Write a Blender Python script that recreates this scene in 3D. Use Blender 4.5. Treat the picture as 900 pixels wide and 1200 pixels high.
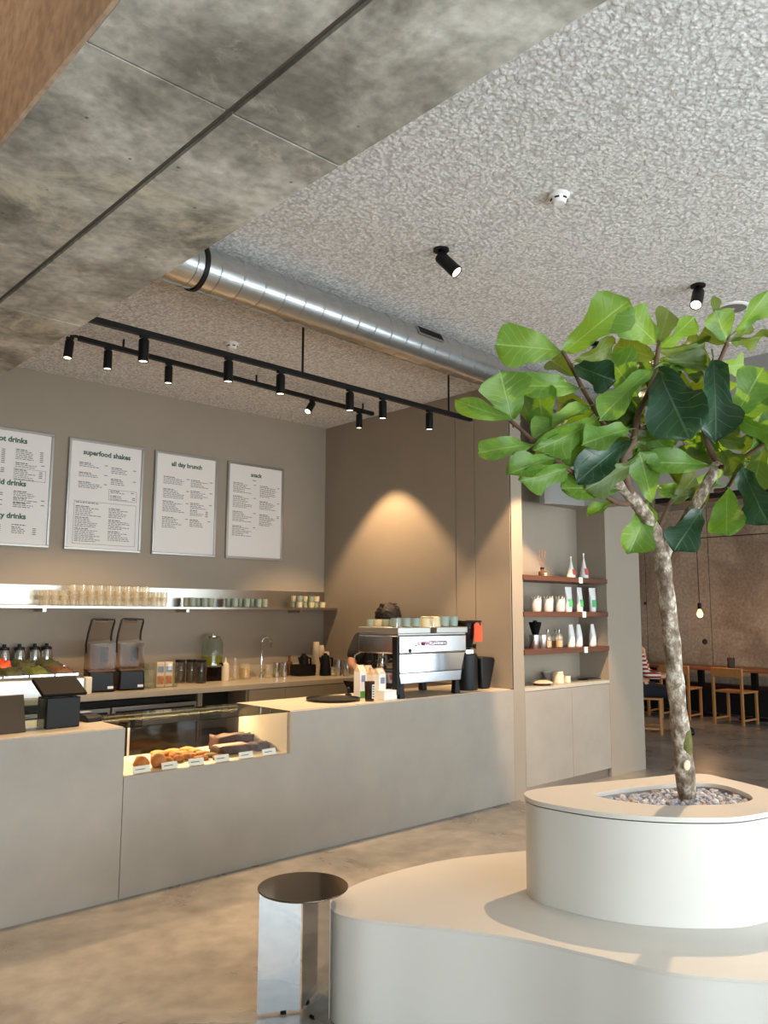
import bpy, bmesh, math, random
from mathutils import Vector, Matrix
R = math.radians
rnd = random.Random(7)
for o in list(bpy.data.objects): bpy.data.objects.remove(o)
S = bpy.context.scene
COL = S.collection

# ------------------------------------------------------------------ camera
FPX, CAM_H = 948.7, 1.55
YAW, PITCH, ROLL = 0.8206, 0.1238, 0.0040
_f = Vector((math.cos(YAW)*math.cos(PITCH), math.sin(YAW)*math.cos(PITCH), math.sin(PITCH)))
_r = Vector((math.sin(YAW), -math.cos(YAW), 0)); _u = _r.cross(_f)
_r, _u = math.cos(ROLL)*_r+math.sin(ROLL)*_u, -math.sin(ROLL)*_r+math.cos(ROLL)*_u
EYE = Vector((0, 0, CAM_H))
cd = bpy.data.cameras.new('camera'); cam = bpy.data.objects.new('camera', cd); COL.objects.link(cam)
cd.sensor_fit = 'VERTICAL'; cd.sensor_height = 36; cd.lens = FPX/1200*36; cd.clip_start = .05
cam.matrix_world = Matrix(((_r.x, _u.x, -_f.x, 0), (_r.y, _u.y, -_f.y, 0), (_r.z, _u.z, -_f.z, CAM_H), (0, 0, 0, 1)))
S.camera = cam
def ray(px, py): return _r*((px-450)/FPX) - _u*((py-600)/FPX) + _f
def onz(px, py, z): d = ray(px, py); return EYE + d*((z-CAM_H)/d.z)
def ony(px, py, y): d = ray(px, py); return EYE + d*(y/d.y)
def onx(px, py, x): d = ray(px, py); return EYE + d*(x/d.x)
def ond(px, py, dist): return EYE + ray(px, py)*dist

# ------------------------------------------------------------------ world, daylight, exposure
S.view_settings.view_transform = 'Standard'; S.view_settings.look = 'None'
S.view_settings.gamma = 1; S.view_settings.use_curve_mapping = False
S.view_settings.exposure = 0.30
S.cycles.transparent_max_bounces = 32
w = bpy.data.worlds.new('sky'); S.world = w; w.use_nodes = True
w.node_tree.nodes['Background'].inputs[0].default_value = (.80, .89, 1, 1)
w.node_tree.nodes['Background'].inputs[1].default_value = 1.1
def area(name, loc, rot, sx, sy, watts, col):
    l = bpy.data.lights.new(name, 'AREA'); l.shape = 'RECTANGLE'; l.size = sx; l.size_y = sy; l.energy = watts; l.color = col
    o = bpy.data.objects.new(name, l); COL.objects.link(o); o.location = loc; o.rotation_euler = rot; return o
# overcast daylight through the glazed street front behind the camera (plane y = -3.2, facing +Y)
DAY = (.85, .92, 1.0)
area('daylight_street_front', (2.6, -3.35, 1.75), (R(90), 0, 0), 8.8, 3.1, 205, DAY)
area('daylight_dining_front', (10.2, -3.35, 1.6), (R(90), 0, 0), 5.0, 2.6, 210, DAY)
# upward fill lamp added outside the same glazing to brighten the ceiling
area('added_ceiling_fill', (2.6, -3.4, .75), (R(125), 0, 0), 8.8, 1.0, 290, (.94, .96, 1.0))
WARM = (1.0, .66, .36)

# ------------------------------------------------------------------ materials
MATS = {}
def nmat(name):
    m = bpy.data.materials.new(name); m.use_nodes = True; MATS[name] = m
    nt = m.node_tree; return m, nt, nt.nodes['Principled BSDF']
def srgb(c):
    return tuple((x/255/12.92 if x/255 <= .04045 else ((x/255+.055)/1.055)**2.4) for x in c)+(1,)
def N(nt, t, **kw):
    n = nt.nodes.new(t)
    for k, v in kw.items(): setattr(n, k, v)
    return n
def mat(name, col, rough=.5, metal=0, var=0, scale=4, bump=0, bscale=80, spec=.5, var2=None, coat=0, stretch=None, sss=0):
    m, nt, b = nmat(name); L = nt.links
    c = srgb(col); b.inputs['Base Color'].default_value = c; b.inputs['Roughness'].default_value = rough
    b.inputs['Metallic'].default_value = metal; b.inputs['Specular IOR Level'].default_value = spec
    if coat: b.inputs['Coat Weight'].default_value = coat
    if var or bump:
        tc = N(nt, 'ShaderNodeTexCoord'); co = tc.outputs['Object']
        if stretch:
            mp = N(nt, 'ShaderNodeMapping'); mp.inputs['Scale'].default_value = stretch; L.new(co, mp.inputs[0]); co = mp.outputs[0]
    if var:
        nz = N(nt, 'ShaderNodeTexNoise'); nz.inputs['Scale'].default_value = scale; nz.inputs['Detail'].default_value = 6; nz.inputs['Roughness'].default_value = .6
        L.new(co, nz.inputs['Vector'])
        mx = N(nt, 'ShaderNodeMix', data_type='RGBA')
        c2 = srgb(var2) if var2 else tuple(min(1, x*(1+var)) for x in c[:3])+(1,)
        c1 = c if var2 else tuple(x*(1-var) for x in c[:3])+(1,)
        mr = N(nt, 'ShaderNodeMapRange'); mr.inputs[1].default_value = .3; mr.inputs[2].default_value = .7
        L.new(nz.outputs[0], mr.inputs[0]); L.new(mr.outputs[0], mx.inputs[0]); mx.inputs[6].default_value = c1; mx.inputs[7].default_value = c2
        L.new(mx.outputs[2], b.inputs['Base Color'])
    if bump:
        nb = N(nt, 'ShaderNodeTexNoise'); nb.inputs['Scale'].default_value = bscale; nb.inputs['Detail'].default_value = 3
        L.new(co, nb.inputs['Vector']); bp = N(nt, 'ShaderNodeBump'); bp.inputs['Strength'].default_value = bump; bp.inputs['Distance'].default_value = .01
        L.new(nb.outputs[0], bp.inputs['Height']); L.new(bp.outputs[0], b.inputs['Normal'])
    return m
def glass(name, tint=(255, 255, 255), refl=1.0, rough=.02, opac=0.0, body=(200, 200, 200)):
    m, nt, b = nmat(name); L = nt.links; out = nt.nodes['Material Output']
    tr = N(nt, 'ShaderNodeBsdfTransparent'); tr.inputs[0].default_value = srgb(tint)
    b.inputs['Base Color'].default_value = srgb(body); b.inputs['Roughness'].default_value = .3
    mo = N(nt, 'ShaderNodeMixShader'); mo.inputs[0].default_value = opac; L.new(tr.outputs[0], mo.inputs[1]); L.new(b.outputs[0], mo.inputs[2])
    gl = N(nt, 'ShaderNodeBsdfGlossy'); gl.inputs['Roughness'].default_value = rough
    fr = N(nt, 'ShaderNodeLayerWeight'); fr.inputs[0].default_value = .5
    pw = N(nt, 'ShaderNodeMath', operation='POWER'); pw.inputs[1].default_value = 4.5; L.new(fr.outputs['Facing'], pw.inputs[0])
    mu = N(nt, 'ShaderNodeMath', operation='MULTIPLY_ADD'); mu.inputs[1].default_value = refl*.8; mu.inputs[2].default_value = refl*.04; L.new(pw.outputs[0], mu.inputs[0])
    mi = N(nt, 'ShaderNodeMixShader'); L.new(mu.outputs[0], mi.inputs[0]); L.new(mo.outputs[0], mi.inputs[1]); L.new(gl.outputs[0], mi.inputs[2])
    L.new(mi.outputs[0], out.inputs[0]); return m
def emit(name, col, strength):
    m, nt, b = nmat(name); b.inputs['Base Color'].default_value = (.8, .8, .8, 1)
    b.inputs['Emission Color'].default_value = tuple(col)+(1,); b.inputs['Emission Strength'].default_value = strength; return m
def concrete(name, c_dark, c_mid, c_pale, scale=1.6, rough=.75, pores=True):
    m, nt, b = nmat(name); L = nt.links
    tc = N(nt, 'ShaderNodeTexCoord'); co = tc.outputs['Object']
    n1 = N(nt, 'ShaderNodeTexNoise'); n1.inputs['Scale'].default_value = scale; n1.inputs['Detail'].default_value = 9; n1.inputs['Roughness'].default_value = .62; n1.inputs['Distortion'].default_value = .4
    L.new(co, n1.inputs['Vector'])
    cr = N(nt, 'ShaderNodeValToRGB'); e = cr.color_ramp; e.elements[0].position = .37; e.elements[0].color = srgb(c_dark)
    e.elements[1].position = .5; e.elements[1].color = srgb(c_mid); x = e.elements.new(.63); x.color = srgb(c_pale)
    L.new(n1.outputs[0], cr.inputs[0])
    n2 = N(nt, 'ShaderNodeTexNoise'); n2.inputs['Scale'].default_value = 22; n2.inputs['Detail'].default_value = 8; L.new(co, n2.inputs['Vector'])
    mx = N(nt, 'ShaderNodeMix', data_type='RGBA', blend_type='OVERLAY'); mx.inputs[0].default_value = .55
    L.new(cr.outputs[0], mx.inputs[6]); L.new(n2.outputs[0], mx.inputs[7]); last = mx.outputs[2]
    if pores:
        n4 = N(nt, 'ShaderNodeTexNoise'); n4.inputs['Scale'].default_value = 1.1; n4.inputs['Detail'].default_value = 10; n4.inputs['Roughness'].default_value = .75; n4.inputs['Distortion'].default_value = 1.2
        L.new(co, n4.inputs['Vector'])
        st = N(nt, 'ShaderNodeMapRange'); st.inputs[1].default_value = .56; st.inputs[2].default_value = .66; L.new(n4.outputs[0], st.inputs[0])
        ms = N(nt, 'ShaderNodeMath', operation='MULTIPLY'); ms.inputs[1].default_value = .75; L.new(st.outputs[0], ms.inputs[0])
        m4 = N(nt, 'ShaderNodeMix', data_type='RGBA'); L.new(ms.outputs[0], m4.inputs[0]); L.new(last, m4.inputs[6]); m4.inputs[7].default_value = srgb((214, 206, 182)); last = m4.outputs[2]
        vo = N(nt, 'ShaderNodeTexVoronoi'); vo.inputs['Scale'].default_value = 7; L.new(co, vo.inputs['Vector'])
        pr = N(nt, 'ShaderNodeMapRange'); pr.inputs[1].default_value = .03; pr.inputs[2].default_value = .06; pr.inputs[3].default_value = .75; pr.inputs[4].default_value = 0; L.new(vo.outputs['Distance'], pr.inputs[0])
        m5 = N(nt, 'ShaderNodeMix', data_type='RGBA'); L.new(pr.outputs[0], m5.inputs[0]); L.new(last, m5.inputs[6]); m5.inputs[7].default_value = srgb((70, 66, 58)); last = m5.outputs[2]
    L.new(last, b.inputs['Base Color']); b.inputs['Roughness'].default_value = rough
    bp = N(nt, 'ShaderNodeBump'); bp.inputs['Strength'].default_value = .25; bp.inputs['Distance'].default_value = .01; L.new(n2.outputs[0], bp.inputs['Height']); L.new(bp.outputs[0], b.inputs['Normal'])
    return m

M = {}
M['wall'] = mat('greige plaster', (153, 141, 125), .85, var=.05, scale=1.2, bump=.05, bscale=30)
M['counter'] = mat('microcement', (156, 147, 135), .6, var=.09, scale=2.2, bump=.04, bscale=20)
M['worktop'] = mat('pale worktop', (190, 180, 162), .4, var=.05, scale=6)
M['steeltop'] = mat('satin worktop', (176, 164, 144), .3, var=.05, scale=6)
M['cab'] = mat('greige cabinet', (140, 131, 112), .5, var=.03, scale=3)
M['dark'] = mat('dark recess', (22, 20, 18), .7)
M['beam'] = concrete('beam concrete', (124, 120, 110), (166, 162, 151), (206, 203, 193), 1.9)
M['beamside'] = concrete('beam concrete with warm light', (152, 128, 106), (184, 158, 134), (198, 174, 150), 1.2, pores=False)  # same concrete as the beam, warm lamp light painted in as brown
M['farwall'] = concrete('dining concrete', (142, 124, 106), (168, 149, 129), (182, 164, 144), 1.0, pores=False)
M['lintel'] = mat('grey lintel paint', (150, 146, 142), .8, var=.05, scale=2)
M['bench'] = mat('off white laminate', (214, 212, 205), .45, var=.02, scale=2)
M['benchtop'] = mat('off white seat', (212, 208, 200), .4, var=.02, scale=2)
M['gap'] = mat('shadow gap', (60, 57, 52), .9)
M['joint'] = mat('joint concrete', (98, 92, 82), .9, var=.15, scale=6)
M['black'] = mat('black metal', (20, 19, 18), .5, spec=.25)
M['blackp'] = mat('black plastic', (20, 20, 21), .42, spec=.25)
M['rubber'] = mat('black rubber', (15, 15, 15), .7, spec=.12)
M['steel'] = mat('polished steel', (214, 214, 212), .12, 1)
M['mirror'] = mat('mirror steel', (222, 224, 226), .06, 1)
M['seatsteel'] = mat('mirror steel with wall reflection', (150, 138, 124), .08, 1)  # brown reflection of the walls put into the seat's colour
M['brushed'] = mat('brushed steel', (196, 194, 190), .28, 1, bump=.03, bscale=120, stretch=(1, 1, 30))
M['shelfsteel'] = mat('shelf steel', (180, 175, 166), .28, 1)
M['chromebody'] = mat('machine steel', (206, 208, 212), .16, 1)
M['galv'] = mat('galvanised duct', (196, 198, 198), .27, 1, var=.08, scale=14)
M['alu'] = mat('aluminium frame', (176, 172, 166), .35, .8)
M['paper'] = mat('poster paper', (228, 222, 216), .7)
M['ink'] = mat('ink', (74, 70, 66), .8)
M['inkgreen'] = mat('green ink', (52, 92, 76), .8)
M['white'] = mat('white plastic', (232, 230, 226), .4)
M['whitecer'] = mat('white ceramic', (226, 222, 214), .3)
M['cream'] = mat('cream ceramic', (226, 208, 178), .4)
M['sage'] = mat('sage ceramic', (150, 160, 138), .45, var=.06, scale=9)
M['sageblue'] = mat('blue sage ceramic', (140, 156, 146), .45, var=.06, scale=9)
M['bone'] = mat('bone ceramic', (208, 196, 158), .45)
M['walnut'] = mat('walnut shelf', (92, 54, 32), .45, var=.2, scale=5, stretch=(1, 12, 12))
M['oak'] = mat('oak', (176, 122, 70), .45, var=.15, scale=5, stretch=(8, 8, 1))
M['tabletop'] = mat('table oak', (132, 82, 50), .4, var=.15, scale=5, stretch=(8, 1, 8))
M['glass'] = glass('clear glass', (246, 250, 248), 1.0)
M['pane'] = glass('window pane', (250, 253, 252), .4)
M['caseglass'] = glass('case glass', (250, 250, 247), .55)
M['lidglass'] = glass('smoked lid glass', (176, 176, 160), 1.0)
M['smoke'] = glass('smoky glass', (170, 164, 156), .7)
M['glassware'] = glass('glassware', (253, 251, 246), .9, .05, .11, (250, 244, 232))
M['jarglass'] = glass('grey jar glass', (216, 212, 206), .8, .05, .05, (150, 146, 140))
M['plasticclear'] = glass('blender shield', (240, 234, 228), .15, .05)
M['liquid'] = glass('lemonade', (190, 180, 90), .4, .05, .5, (170, 160, 60))
M['orange'] = mat('orange card', (226, 74, 36), .6)
M['red'] = mat('red lettering', (150, 30, 40), .5)
M['tomato'] = mat('cut tomato', (206, 78, 36), .5, var=.2, scale=30)
M['greens'] = mat('green salad', (92, 104, 36), .6, var=.35, scale=40, bump=.5, bscale=60)
M['herb'] = mat('dark herb', (66, 70, 34), .6, var=.35, scale=40, bump=.5, bscale=60)
M['beans'] = mat('brown beans', (104, 70, 46), .6, var=.35, scale=60, bump=.5, bscale=60)
M['bun'] = mat('baked bun', (190, 116, 56), .6, var=.3, scale=22, bump=.3, bscale=50)
M['cookie'] = mat('oat cookie', (178, 112, 52), .8, var=.4, scale=50, bump=.6, bscale=60)
M['pist'] = mat('pistachio cookie', (132, 112, 52), .8, var=.4, scale=50, bump=.6, bscale=60)
M['choc'] = mat('chocolate cake', (66, 36, 24), .7, var=.3, scale=40, bump=.5, bscale=60)
M['pink'] = mat('pink icing', (188, 140, 122), .6)
M['greenlabel'] = mat('green label', (84, 186, 112), .6)
M['redlabel'] = mat('red label', (196, 84, 70), .6)
M['cork'] = mat('yellow grains', (216, 172, 104), .7, var=.2, scale=90)
M['kraft'] = mat('printed carton', (222, 196, 168), .6)
M['cartonprint'] = mat('orange carton print', (200, 120, 70), .6, var=.4, scale=60)
M['blueprint'] = mat('blue grey carton print', (130, 140, 160), .6)
M['greenprint'] = mat('green carton print', (70, 140, 50), .6)
M['amber'] = glass('amber glass', (176, 120, 40), .8, .05, .3, (170, 110, 30))
M['yellow'] = mat('yellow jar', (206, 166, 40), .4)
M['bulkhead'] = mat('bulkhead grey', (134, 132, 128), .6, var=.05, scale=3)
M['skin'] = mat('skin', (196, 142, 112), .55)
M['hair'] = mat('dark hair', (34, 24, 18), .6, bump=.6, bscale=90)
M['tee'] = mat('black cotton', (20, 20, 24), .9)
M['jeans'] = mat('dark trousers', (24, 24, 30), .9)
M['pebble'] = mat('grey pebble', (158, 156, 160), .8, var=.4, scale=12)
M['soil'] = mat('soil', (90, 84, 78), .95)
M['bulb'] = emit('warm filament', (1, .5, .16), 2.6)
M['lens'] = emit('warm spot lens', (1, .78, .5), 4)
M['led'] = emit('led strip', (1, .78, .5), 3)
M['rope'] = mat('cable', (30, 26, 22), .7)
M['skirting'] = mat('dark red skirting', (66, 30, 24), .6)
M['reed'] = mat('reed stick', (150, 100, 60), .7)
# sprayed acoustic ceiling
def spray():
    m, nt, b = nmat('sprayed acoustic ceiling'); L = nt.links
    tc = N(nt, 'ShaderNodeTexCoord')
    n1 = N(nt, 'ShaderNodeTexNoise'); n1.inputs['Scale'].default_value = 42; n1.inputs['Detail'].default_value = 5; n1.inputs['Roughness'].default_value = .75; n1.inputs['Distortion'].default_value = 0
    n2 = N(nt, 'ShaderNodeTexVoronoi'); n2.inputs['Scale'].default_value = 46
    L.new(tc.outputs['Object'], n1.inputs['Vector']); L.new(tc.outputs['Object'], n2.inputs['Vector'])
    ad = N(nt, 'ShaderNodeMath', operation='MULTIPLY_ADD'); L.new(n2.outputs['Distance'], ad.inputs[0]); ad.inputs[1].default_value = -.5; L.new(n1.outputs[0], ad.inputs[2])
    cr = N(nt, 'ShaderNodeValToRGB'); e = cr.color_ramp; e.elements[0].position = .1; e.elements[0].color = srgb((196, 193, 190)); e.elements[1].position = .45; e.elements[1].color = srgb((246, 244, 242))
    L.new(ad.outputs[0], cr.inputs[0]); L.new(cr.outputs[0], b.inputs['Base Color']); b.inputs['Roughness'].default_value = .95; b.inputs['Specular IOR Level'].default_value = .1
    bp = N(nt, 'ShaderNodeBump'); bp.inputs['Strength'].default_value = .85; bp.inputs['Distance'].default_value = .016
    L.new(ad.outputs[0], bp.inputs['Height']); L.new(bp.outputs[0], b.inputs['Normal']); return m
M['spray'] = spray()
def floormat():
    m, nt, b = nmat('polished concrete floor'); L = nt.links
    tc = N(nt, 'ShaderNodeTexCoord')
    n1 = N(nt, 'ShaderNodeTexNoise'); n1.inputs['Scale'].default_value = 1.3; n1.inputs['Detail'].default_value = 8; n1.inputs['Roughness'].default_value = .6; n1.inputs['Distortion'].default_value = .8
    n2 = N(nt, 'ShaderNodeTexNoise'); n2.inputs['Scale'].default_value = 9; n2.inputs['Detail'].default_value = 8
    for n in (n1, n2): L.new(tc.outputs['Object'], n.inputs['Vector'])
    cr = N(nt, 'ShaderNodeValToRGB'); e = cr.color_ramp; e.elements[0].position = .3; e.elements[0].color = srgb((122, 116, 108)); e.elements[1].position = .68; e.elements[1].color = srgb((168, 162, 153))
    L.new(n1.outputs[0], cr.inputs[0])
    mx = N(nt, 'ShaderNodeMix', data_type='RGBA', blend_type='SOFT_LIGHT'); mx.inputs[0].default_value = .6; L.new(cr.outputs[0], mx.inputs[6]); L.new(n2.outputs[0], mx.inputs[7])
    L.new(mx.outputs[2], b.inputs['Base Color'])
    mr = N(nt, 'ShaderNodeMapRange'); mr.inputs[3].default_value = .2; mr.inputs[4].default_value = .38; L.new(n1.outputs[0], mr.inputs[0]); L.new(mr.outputs[0], b.inputs['Roughness'])
    return m
M['floor'] = floormat()
def leafmat(name, front, vein, trans, tw=.45, rough=.4):
    m, nt, b = nmat(name); L = nt.links; out = nt.nodes['Material Output']
    uv = N(nt, 'ShaderNodeUVMap'); sp = N(nt, 'ShaderNodeSeparateXYZ'); L.new(uv.outputs[0], sp.inputs[0])
    # midrib at v = 0, side veins slanting forward
    ab = N(nt, 'ShaderNodeMath', operation='ABSOLUTE'); L.new(sp.outputs[1], ab.inputs[0])
    mid = N(nt, 'ShaderNodeMapRange'); mid.inputs[1].default_value = .02; mid.inputs[2].default_value = .06; mid.inputs[3].default_value = 1; mid.inputs[4].default_value = 0; L.new(ab.outputs[0], mid.inputs[0])
    a1 = N(nt, 'ShaderNodeMath', operation='MULTIPLY_ADD'); L.new(ab.outputs[0], a1.inputs[0]); a1.inputs[1].default_value = -.28; L.new(sp.outputs[0], a1.inputs[2])
    a2 = N(nt, 'ShaderNodeMath', operation='MULTIPLY'); L.new(a1.outputs[0], a2.inputs[0]); a2.inputs[1].default_value = 7
    a3 = N(nt, 'ShaderNodeMath', operation='FRACT'); L.new(a2.outputs[0], a3.inputs[0])
    sv = N(nt, 'ShaderNodeMapRange'); sv.inputs[1].default_value = .03; sv.inputs[2].default_value = .12; sv.inputs[3].default_value = .6; sv.inputs[4].default_value = 0; L.new(a3.outputs[0], sv.inputs[0])
    mxv = N(nt, 'ShaderNodeMath', operation='MAXIMUM'); L.new(mid.outputs[0], mxv.inputs[0]); L.new(sv.outputs[0], mxv.inputs[1])
    tc = N(nt, 'ShaderNodeTexCoord'); nz = N(nt, 'ShaderNodeTexNoise'); nz.inputs['Scale'].default_value = 3; L.new(tc.outputs['Object'], nz.inputs['Vector'])
    va = N(nt, 'ShaderNodeMix', data_type='RGBA'); L.new(nz.outputs[0], va.inputs[0]); c = srgb(front); va.inputs[6].default_value = tuple(x*.72 for x in c[:3])+(1,); va.inputs[7].default_value = tuple(min(1, x*1.3) for x in c[:3])+(1,)
    mx = N(nt, 'ShaderNodeMix', data_type='RGBA'); L.new(mxv.outputs[0], mx.inputs[0]); L.new(va.outputs[2], mx.inputs[6]); mx.inputs[7].default_value = srgb(vein)
    L.new(mx.outputs[2], b.inputs['Base Color']); b.inputs['Roughness'].default_value = rough
    tl = N(nt, 'ShaderNodeBsdfTranslucent'); tl.inputs[0].default_value = srgb(trans)
    ms = N(nt, 'ShaderNodeMixShader'); ms.inputs[0].default_value = tw; L.new(b.outputs[0], ms.inputs[1]); L.new(tl.outputs[0], ms.inputs[2]); L.new(ms.outputs[0], out.inputs[0])
    bp = N(nt, 'ShaderNodeBump'); bp.inputs['Strength'].default_value = .3; bp.inputs['Distance'].default_value = .004; L.new(mxv.outputs[0], bp.inputs['Height']); L.new(bp.outputs[0], b.inputs['Normal'])
    return m
M['leaf0'] = leafmat('leaf light green', (94, 132, 50), (138, 166, 92), (124, 170, 36), .36)
M['leaf1'] = leafmat('leaf dark glossy green', (36, 66, 44), (74, 104, 78), (60, 104, 40), .12, .32)
M['leaf2'] = leafmat('leaf olive green', (78, 96, 40), (112, 132, 68), (112, 140, 30), .3)
def barkmat():
    m, nt, b = nmat('fig bark'); L = nt.links
    tc = N(nt, 'ShaderNodeTexCoord'); mp = N(nt, 'ShaderNodeMapping'); mp.inputs['Scale'].default_value = (1, 1, .7); L.new(tc.outputs['Object'], mp.inputs[0])
    n1 = N(nt, 'ShaderNodeTexNoise'); n1.inputs['Scale'].default_value = 26; n1.inputs['Detail'].default_value = 8; n1.inputs['Roughness'].default_value = .7; L.new(mp.outputs[0], n1.inputs['Vector'])
    cr = N(nt, 'ShaderNodeValToRGB'); e = cr.color_ramp; e.elements[0].position = .36; e.elements[0].color = srgb((88, 74, 60)); e.elements[1].position = .5; e.elements[1].color = srgb((140, 124, 106)); x = e.elements.new(.62); x.color = srgb((205, 198, 184))
    L.new(n1.outputs[0], cr.inputs[0]); L.new(cr.outputs[0], b.inputs['Base Color']); b.inputs['Roughness'].default_value = .85
    bp = N(nt, 'ShaderNodeBump'); bp.inputs['Strength'].default_value = .5; bp.inputs['Distance'].default_value = .01; L.new(n1.outputs[0], bp.inputs['Height']); L.new(bp.outputs[0], b.inputs['Normal']); return m
M['bark'] = barkmat()
M['twig'] = mat('brown twig', (92, 68, 52), .8, var=.25, scale=20)
M['moss'] = mat('moss', (94, 92, 44), .9, var=.3, scale=60, bump=.5)
def stripemat():
    m, nt, b = nmat('red striped knit'); L = nt.links
    tc = N(nt, 'ShaderNodeTexCoord'); wv = N(nt, 'ShaderNodeTexWave', bands_direction='Z'); wv.inputs['Scale'].default_value = 6
    L.new(tc.outputs['Object'], wv.inputs['Vector']); cr = N(nt, 'ShaderNodeValToRGB'); e = cr.color_ramp; e.interpolation = 'CONSTANT'
    e.elements[0].color = srgb((140, 44, 36)); e.elements[1].position = .55; e.elements[1].color = srgb((214, 196, 176)); L.new(wv.outputs[0], cr.inputs[0]); L.new(cr.outputs[0], b.inputs['Base Color']); b.inputs['Roughness'].default_value = .9; return m
M['stripes'] = stripemat()

# ------------------------------------------------------------------ mesh helpers
class MB:
    def __init__(s): s.v = []; s.f = []
    def box(s, x0, x1, y0, y1, z0, z1, tx=0, ty=0):
        n = len(s.v)
        s.v += [(x0, y0, z0), (x1, y0, z0), (x1, y1, z0), (x0, y1, z0), (x0+tx, y0+ty, z1), (x1-tx, y0+ty, z1), (x1-tx, y1-ty, z1), (x0+tx, y1-ty, z1)]
        s.f += [tuple(n+i for i in q) for q in ((0, 3, 2, 1), (4, 5, 6, 7), (0, 1, 5, 4), (1, 2, 6, 5), (2, 3, 7, 6), (3, 0, 4, 7))]; return s
    def cbox(s, cx, cy, z0, sx, sy, sz, tx=0, ty=0): return s.box(cx-sx/2, cx+sx/2, cy-sy/2, cy+sy/2, z0, z0+sz, tx, ty)
    def lathe(s, prof, seg=16, c=(0, 0, 0), cap0=True, cap1=True, M4=None):
        n = len(s.v); k = len(prof)
        for (r, z) in prof:
            for i in range(seg):
                a = 2*math.pi*i/seg; p = Vector((r*math.cos(a), r*math.sin(a), z))
                if M4: p = M4 @ p
                s.v.append((p.x+c[0], p.y+c[1], p.z+c[2]))
        for j in range(k-1):
            for i in range(seg):
                i2 = (i+1) % seg; s.f.append((n+j*seg+i, n+j*seg+i2, n+(j+1)*seg+i2, n+(j+1)*seg+i))
        if cap0: s.f.append(tuple(n+i for i in reversed(range(seg))))
        if cap1: s.f.append(tuple(n+(k-1)*seg+i for i in range(seg)))
        return s
    def tube(s, pts, r, seg=8, caps=True):
        pts = [Vector(p) for p in pts]; n = len(s.v); k = len(pts)
        rs = r if isinstance(r, (list, tuple)) else [r]*k
        t0 = (pts[1]-pts[0]).normalized(); up = Vector((0, 0, 1)) if abs(t0.z) < .9 else Vector((1, 0, 0))
        a = t0.cross(up).normalized()
        for j in range(k):
            t = (pts[min(j+1, k-1)]-pts[max(j-1, 0)]).normalized()
            a = (a-t*a.dot(t)).normalized(); b = t.cross(a)
            for i in range(seg):
                an = 2*math.pi*i/seg; p = pts[j]+(a*math.cos(an)+b*math.sin(an))*rs[j]; s.v.append(tuple(p))
        for j in range(k-1):
            for i in range(seg):
                i2 = (i+1) % seg; s.f.append((n+j*seg+i, n+j*seg+i2, n+(j+1)*seg+i2, n+(j+1)*seg+i))
        if caps: s.f.append(tuple(n+i for i in reversed(range(seg)))); s.f.append(tuple(n+(k-1)*seg+i for i in range(seg)))
        return s
    def prism(s, ol, z0, z1, top=True, bot=True):
        n = len(s.v); k = len(ol)
        s.v += [(x, y, z0) for x, y in ol]+[(x, y, z1) for x, y in ol]
        for i in range(k): s.f.append((n+i, n+(i+1) % k, n+k+(i+1) % k, n+k+i))
        if bot: s.f.append(tuple(n+i for i in reversed(range(k))))
        if top: s.f.append(tuple(n+k+i for i in range(k)))
        return s
    def poly_y(s, ol, y0, y1):  # outline in (x,z), extruded along y
        n = len(s.v); k = len(ol)
        s.v += [(x, y0, z) for x, z in ol]+[(x, y1, z) for x, z in ol]
        for i in range(k): s.f.append((n+i, n+(i+1) % k, n+k+(i+1) % k, n+k+i))
        s.f.append(tuple(n+i for i in reversed(range(k)))); s.f.append(tuple(n+k+i for i in range(k))); return s
    def poly_x(s, ol, x0, x1):  # outline in (y,z), extruded along x
        n = len(s.v); k = len(ol)
        s.v += [(x0, y, z) for y, z in ol]+[(x1, y, z) for y, z in ol]
        for i in range(k): s.f.append((n+i, n+(i+1) % k, n+k+(i+1) % k, n+k+i))
        s.f.append(tuple(n+i for i in reversed(range(k)))); s.f.append(tuple(n+k+i for i in range(k))); return s
    def xf(s, m): s.v = [tuple(m @ Vector(p)) for p in s.v]; return s
    def mesh(s, name, smooth=True, ang=35):
        me = bpy.data.meshes.new(name); me.from_pydata(s.v, [], s.f)
        bm = bmesh.new(); bm.from_mesh(me); bmesh.ops.recalc_face_normals(bm, faces=bm.faces); bm.to_mesh(me); bm.free()
        if smooth:
            for p in me.polygons: p.use_smooth = True
            me.set_sharp_from_angle(angle=R(ang))
        return me
    def build(s, name, m, parent=None, smooth=True, bevel=0, ang=35): return obj(name, s.mesh(name, smooth, ang), m, parent, bevel)
def obj(name, me, m, parent=None, bevel=0):
    o = bpy.data.objects.new(name, me); COL.objects.link(o)
    if m and not me.materials: me.materials.append(M[m])
    if parent: o.parent = parent
    if bevel:
        b = o.modifiers.new('bevel', 'BEVEL'); b.width = bevel; b.segments = 2; b.limit_method = 'ANGLE'; b.angle_limit = R(50)
    return o
def tag(o, label, cat, group=None, kind=None):
    if label: o['label'] = label
    if cat: o['category'] = cat
    if group: o['group'] = group
    if kind: o['kind'] = kind
    return o
def thing(name, label, cat, loc=(0, 0, 0), rotz=0, group=None):
    o = bpy.data.objects.new(name, None); COL.objects.link(o); o.empty_display_size = .1
    o.location = loc; o.rotation_euler = (0, 0, rotz); return tag(o, label, cat, group)
def struct(name, mb, m, parent=None, label=None, bevel=0):
    o = mb.build(name, m, parent, bevel=bevel)
    if not parent: o['kind'] = 'structure'
    if label: o['label'] = label; 
    return o
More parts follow.
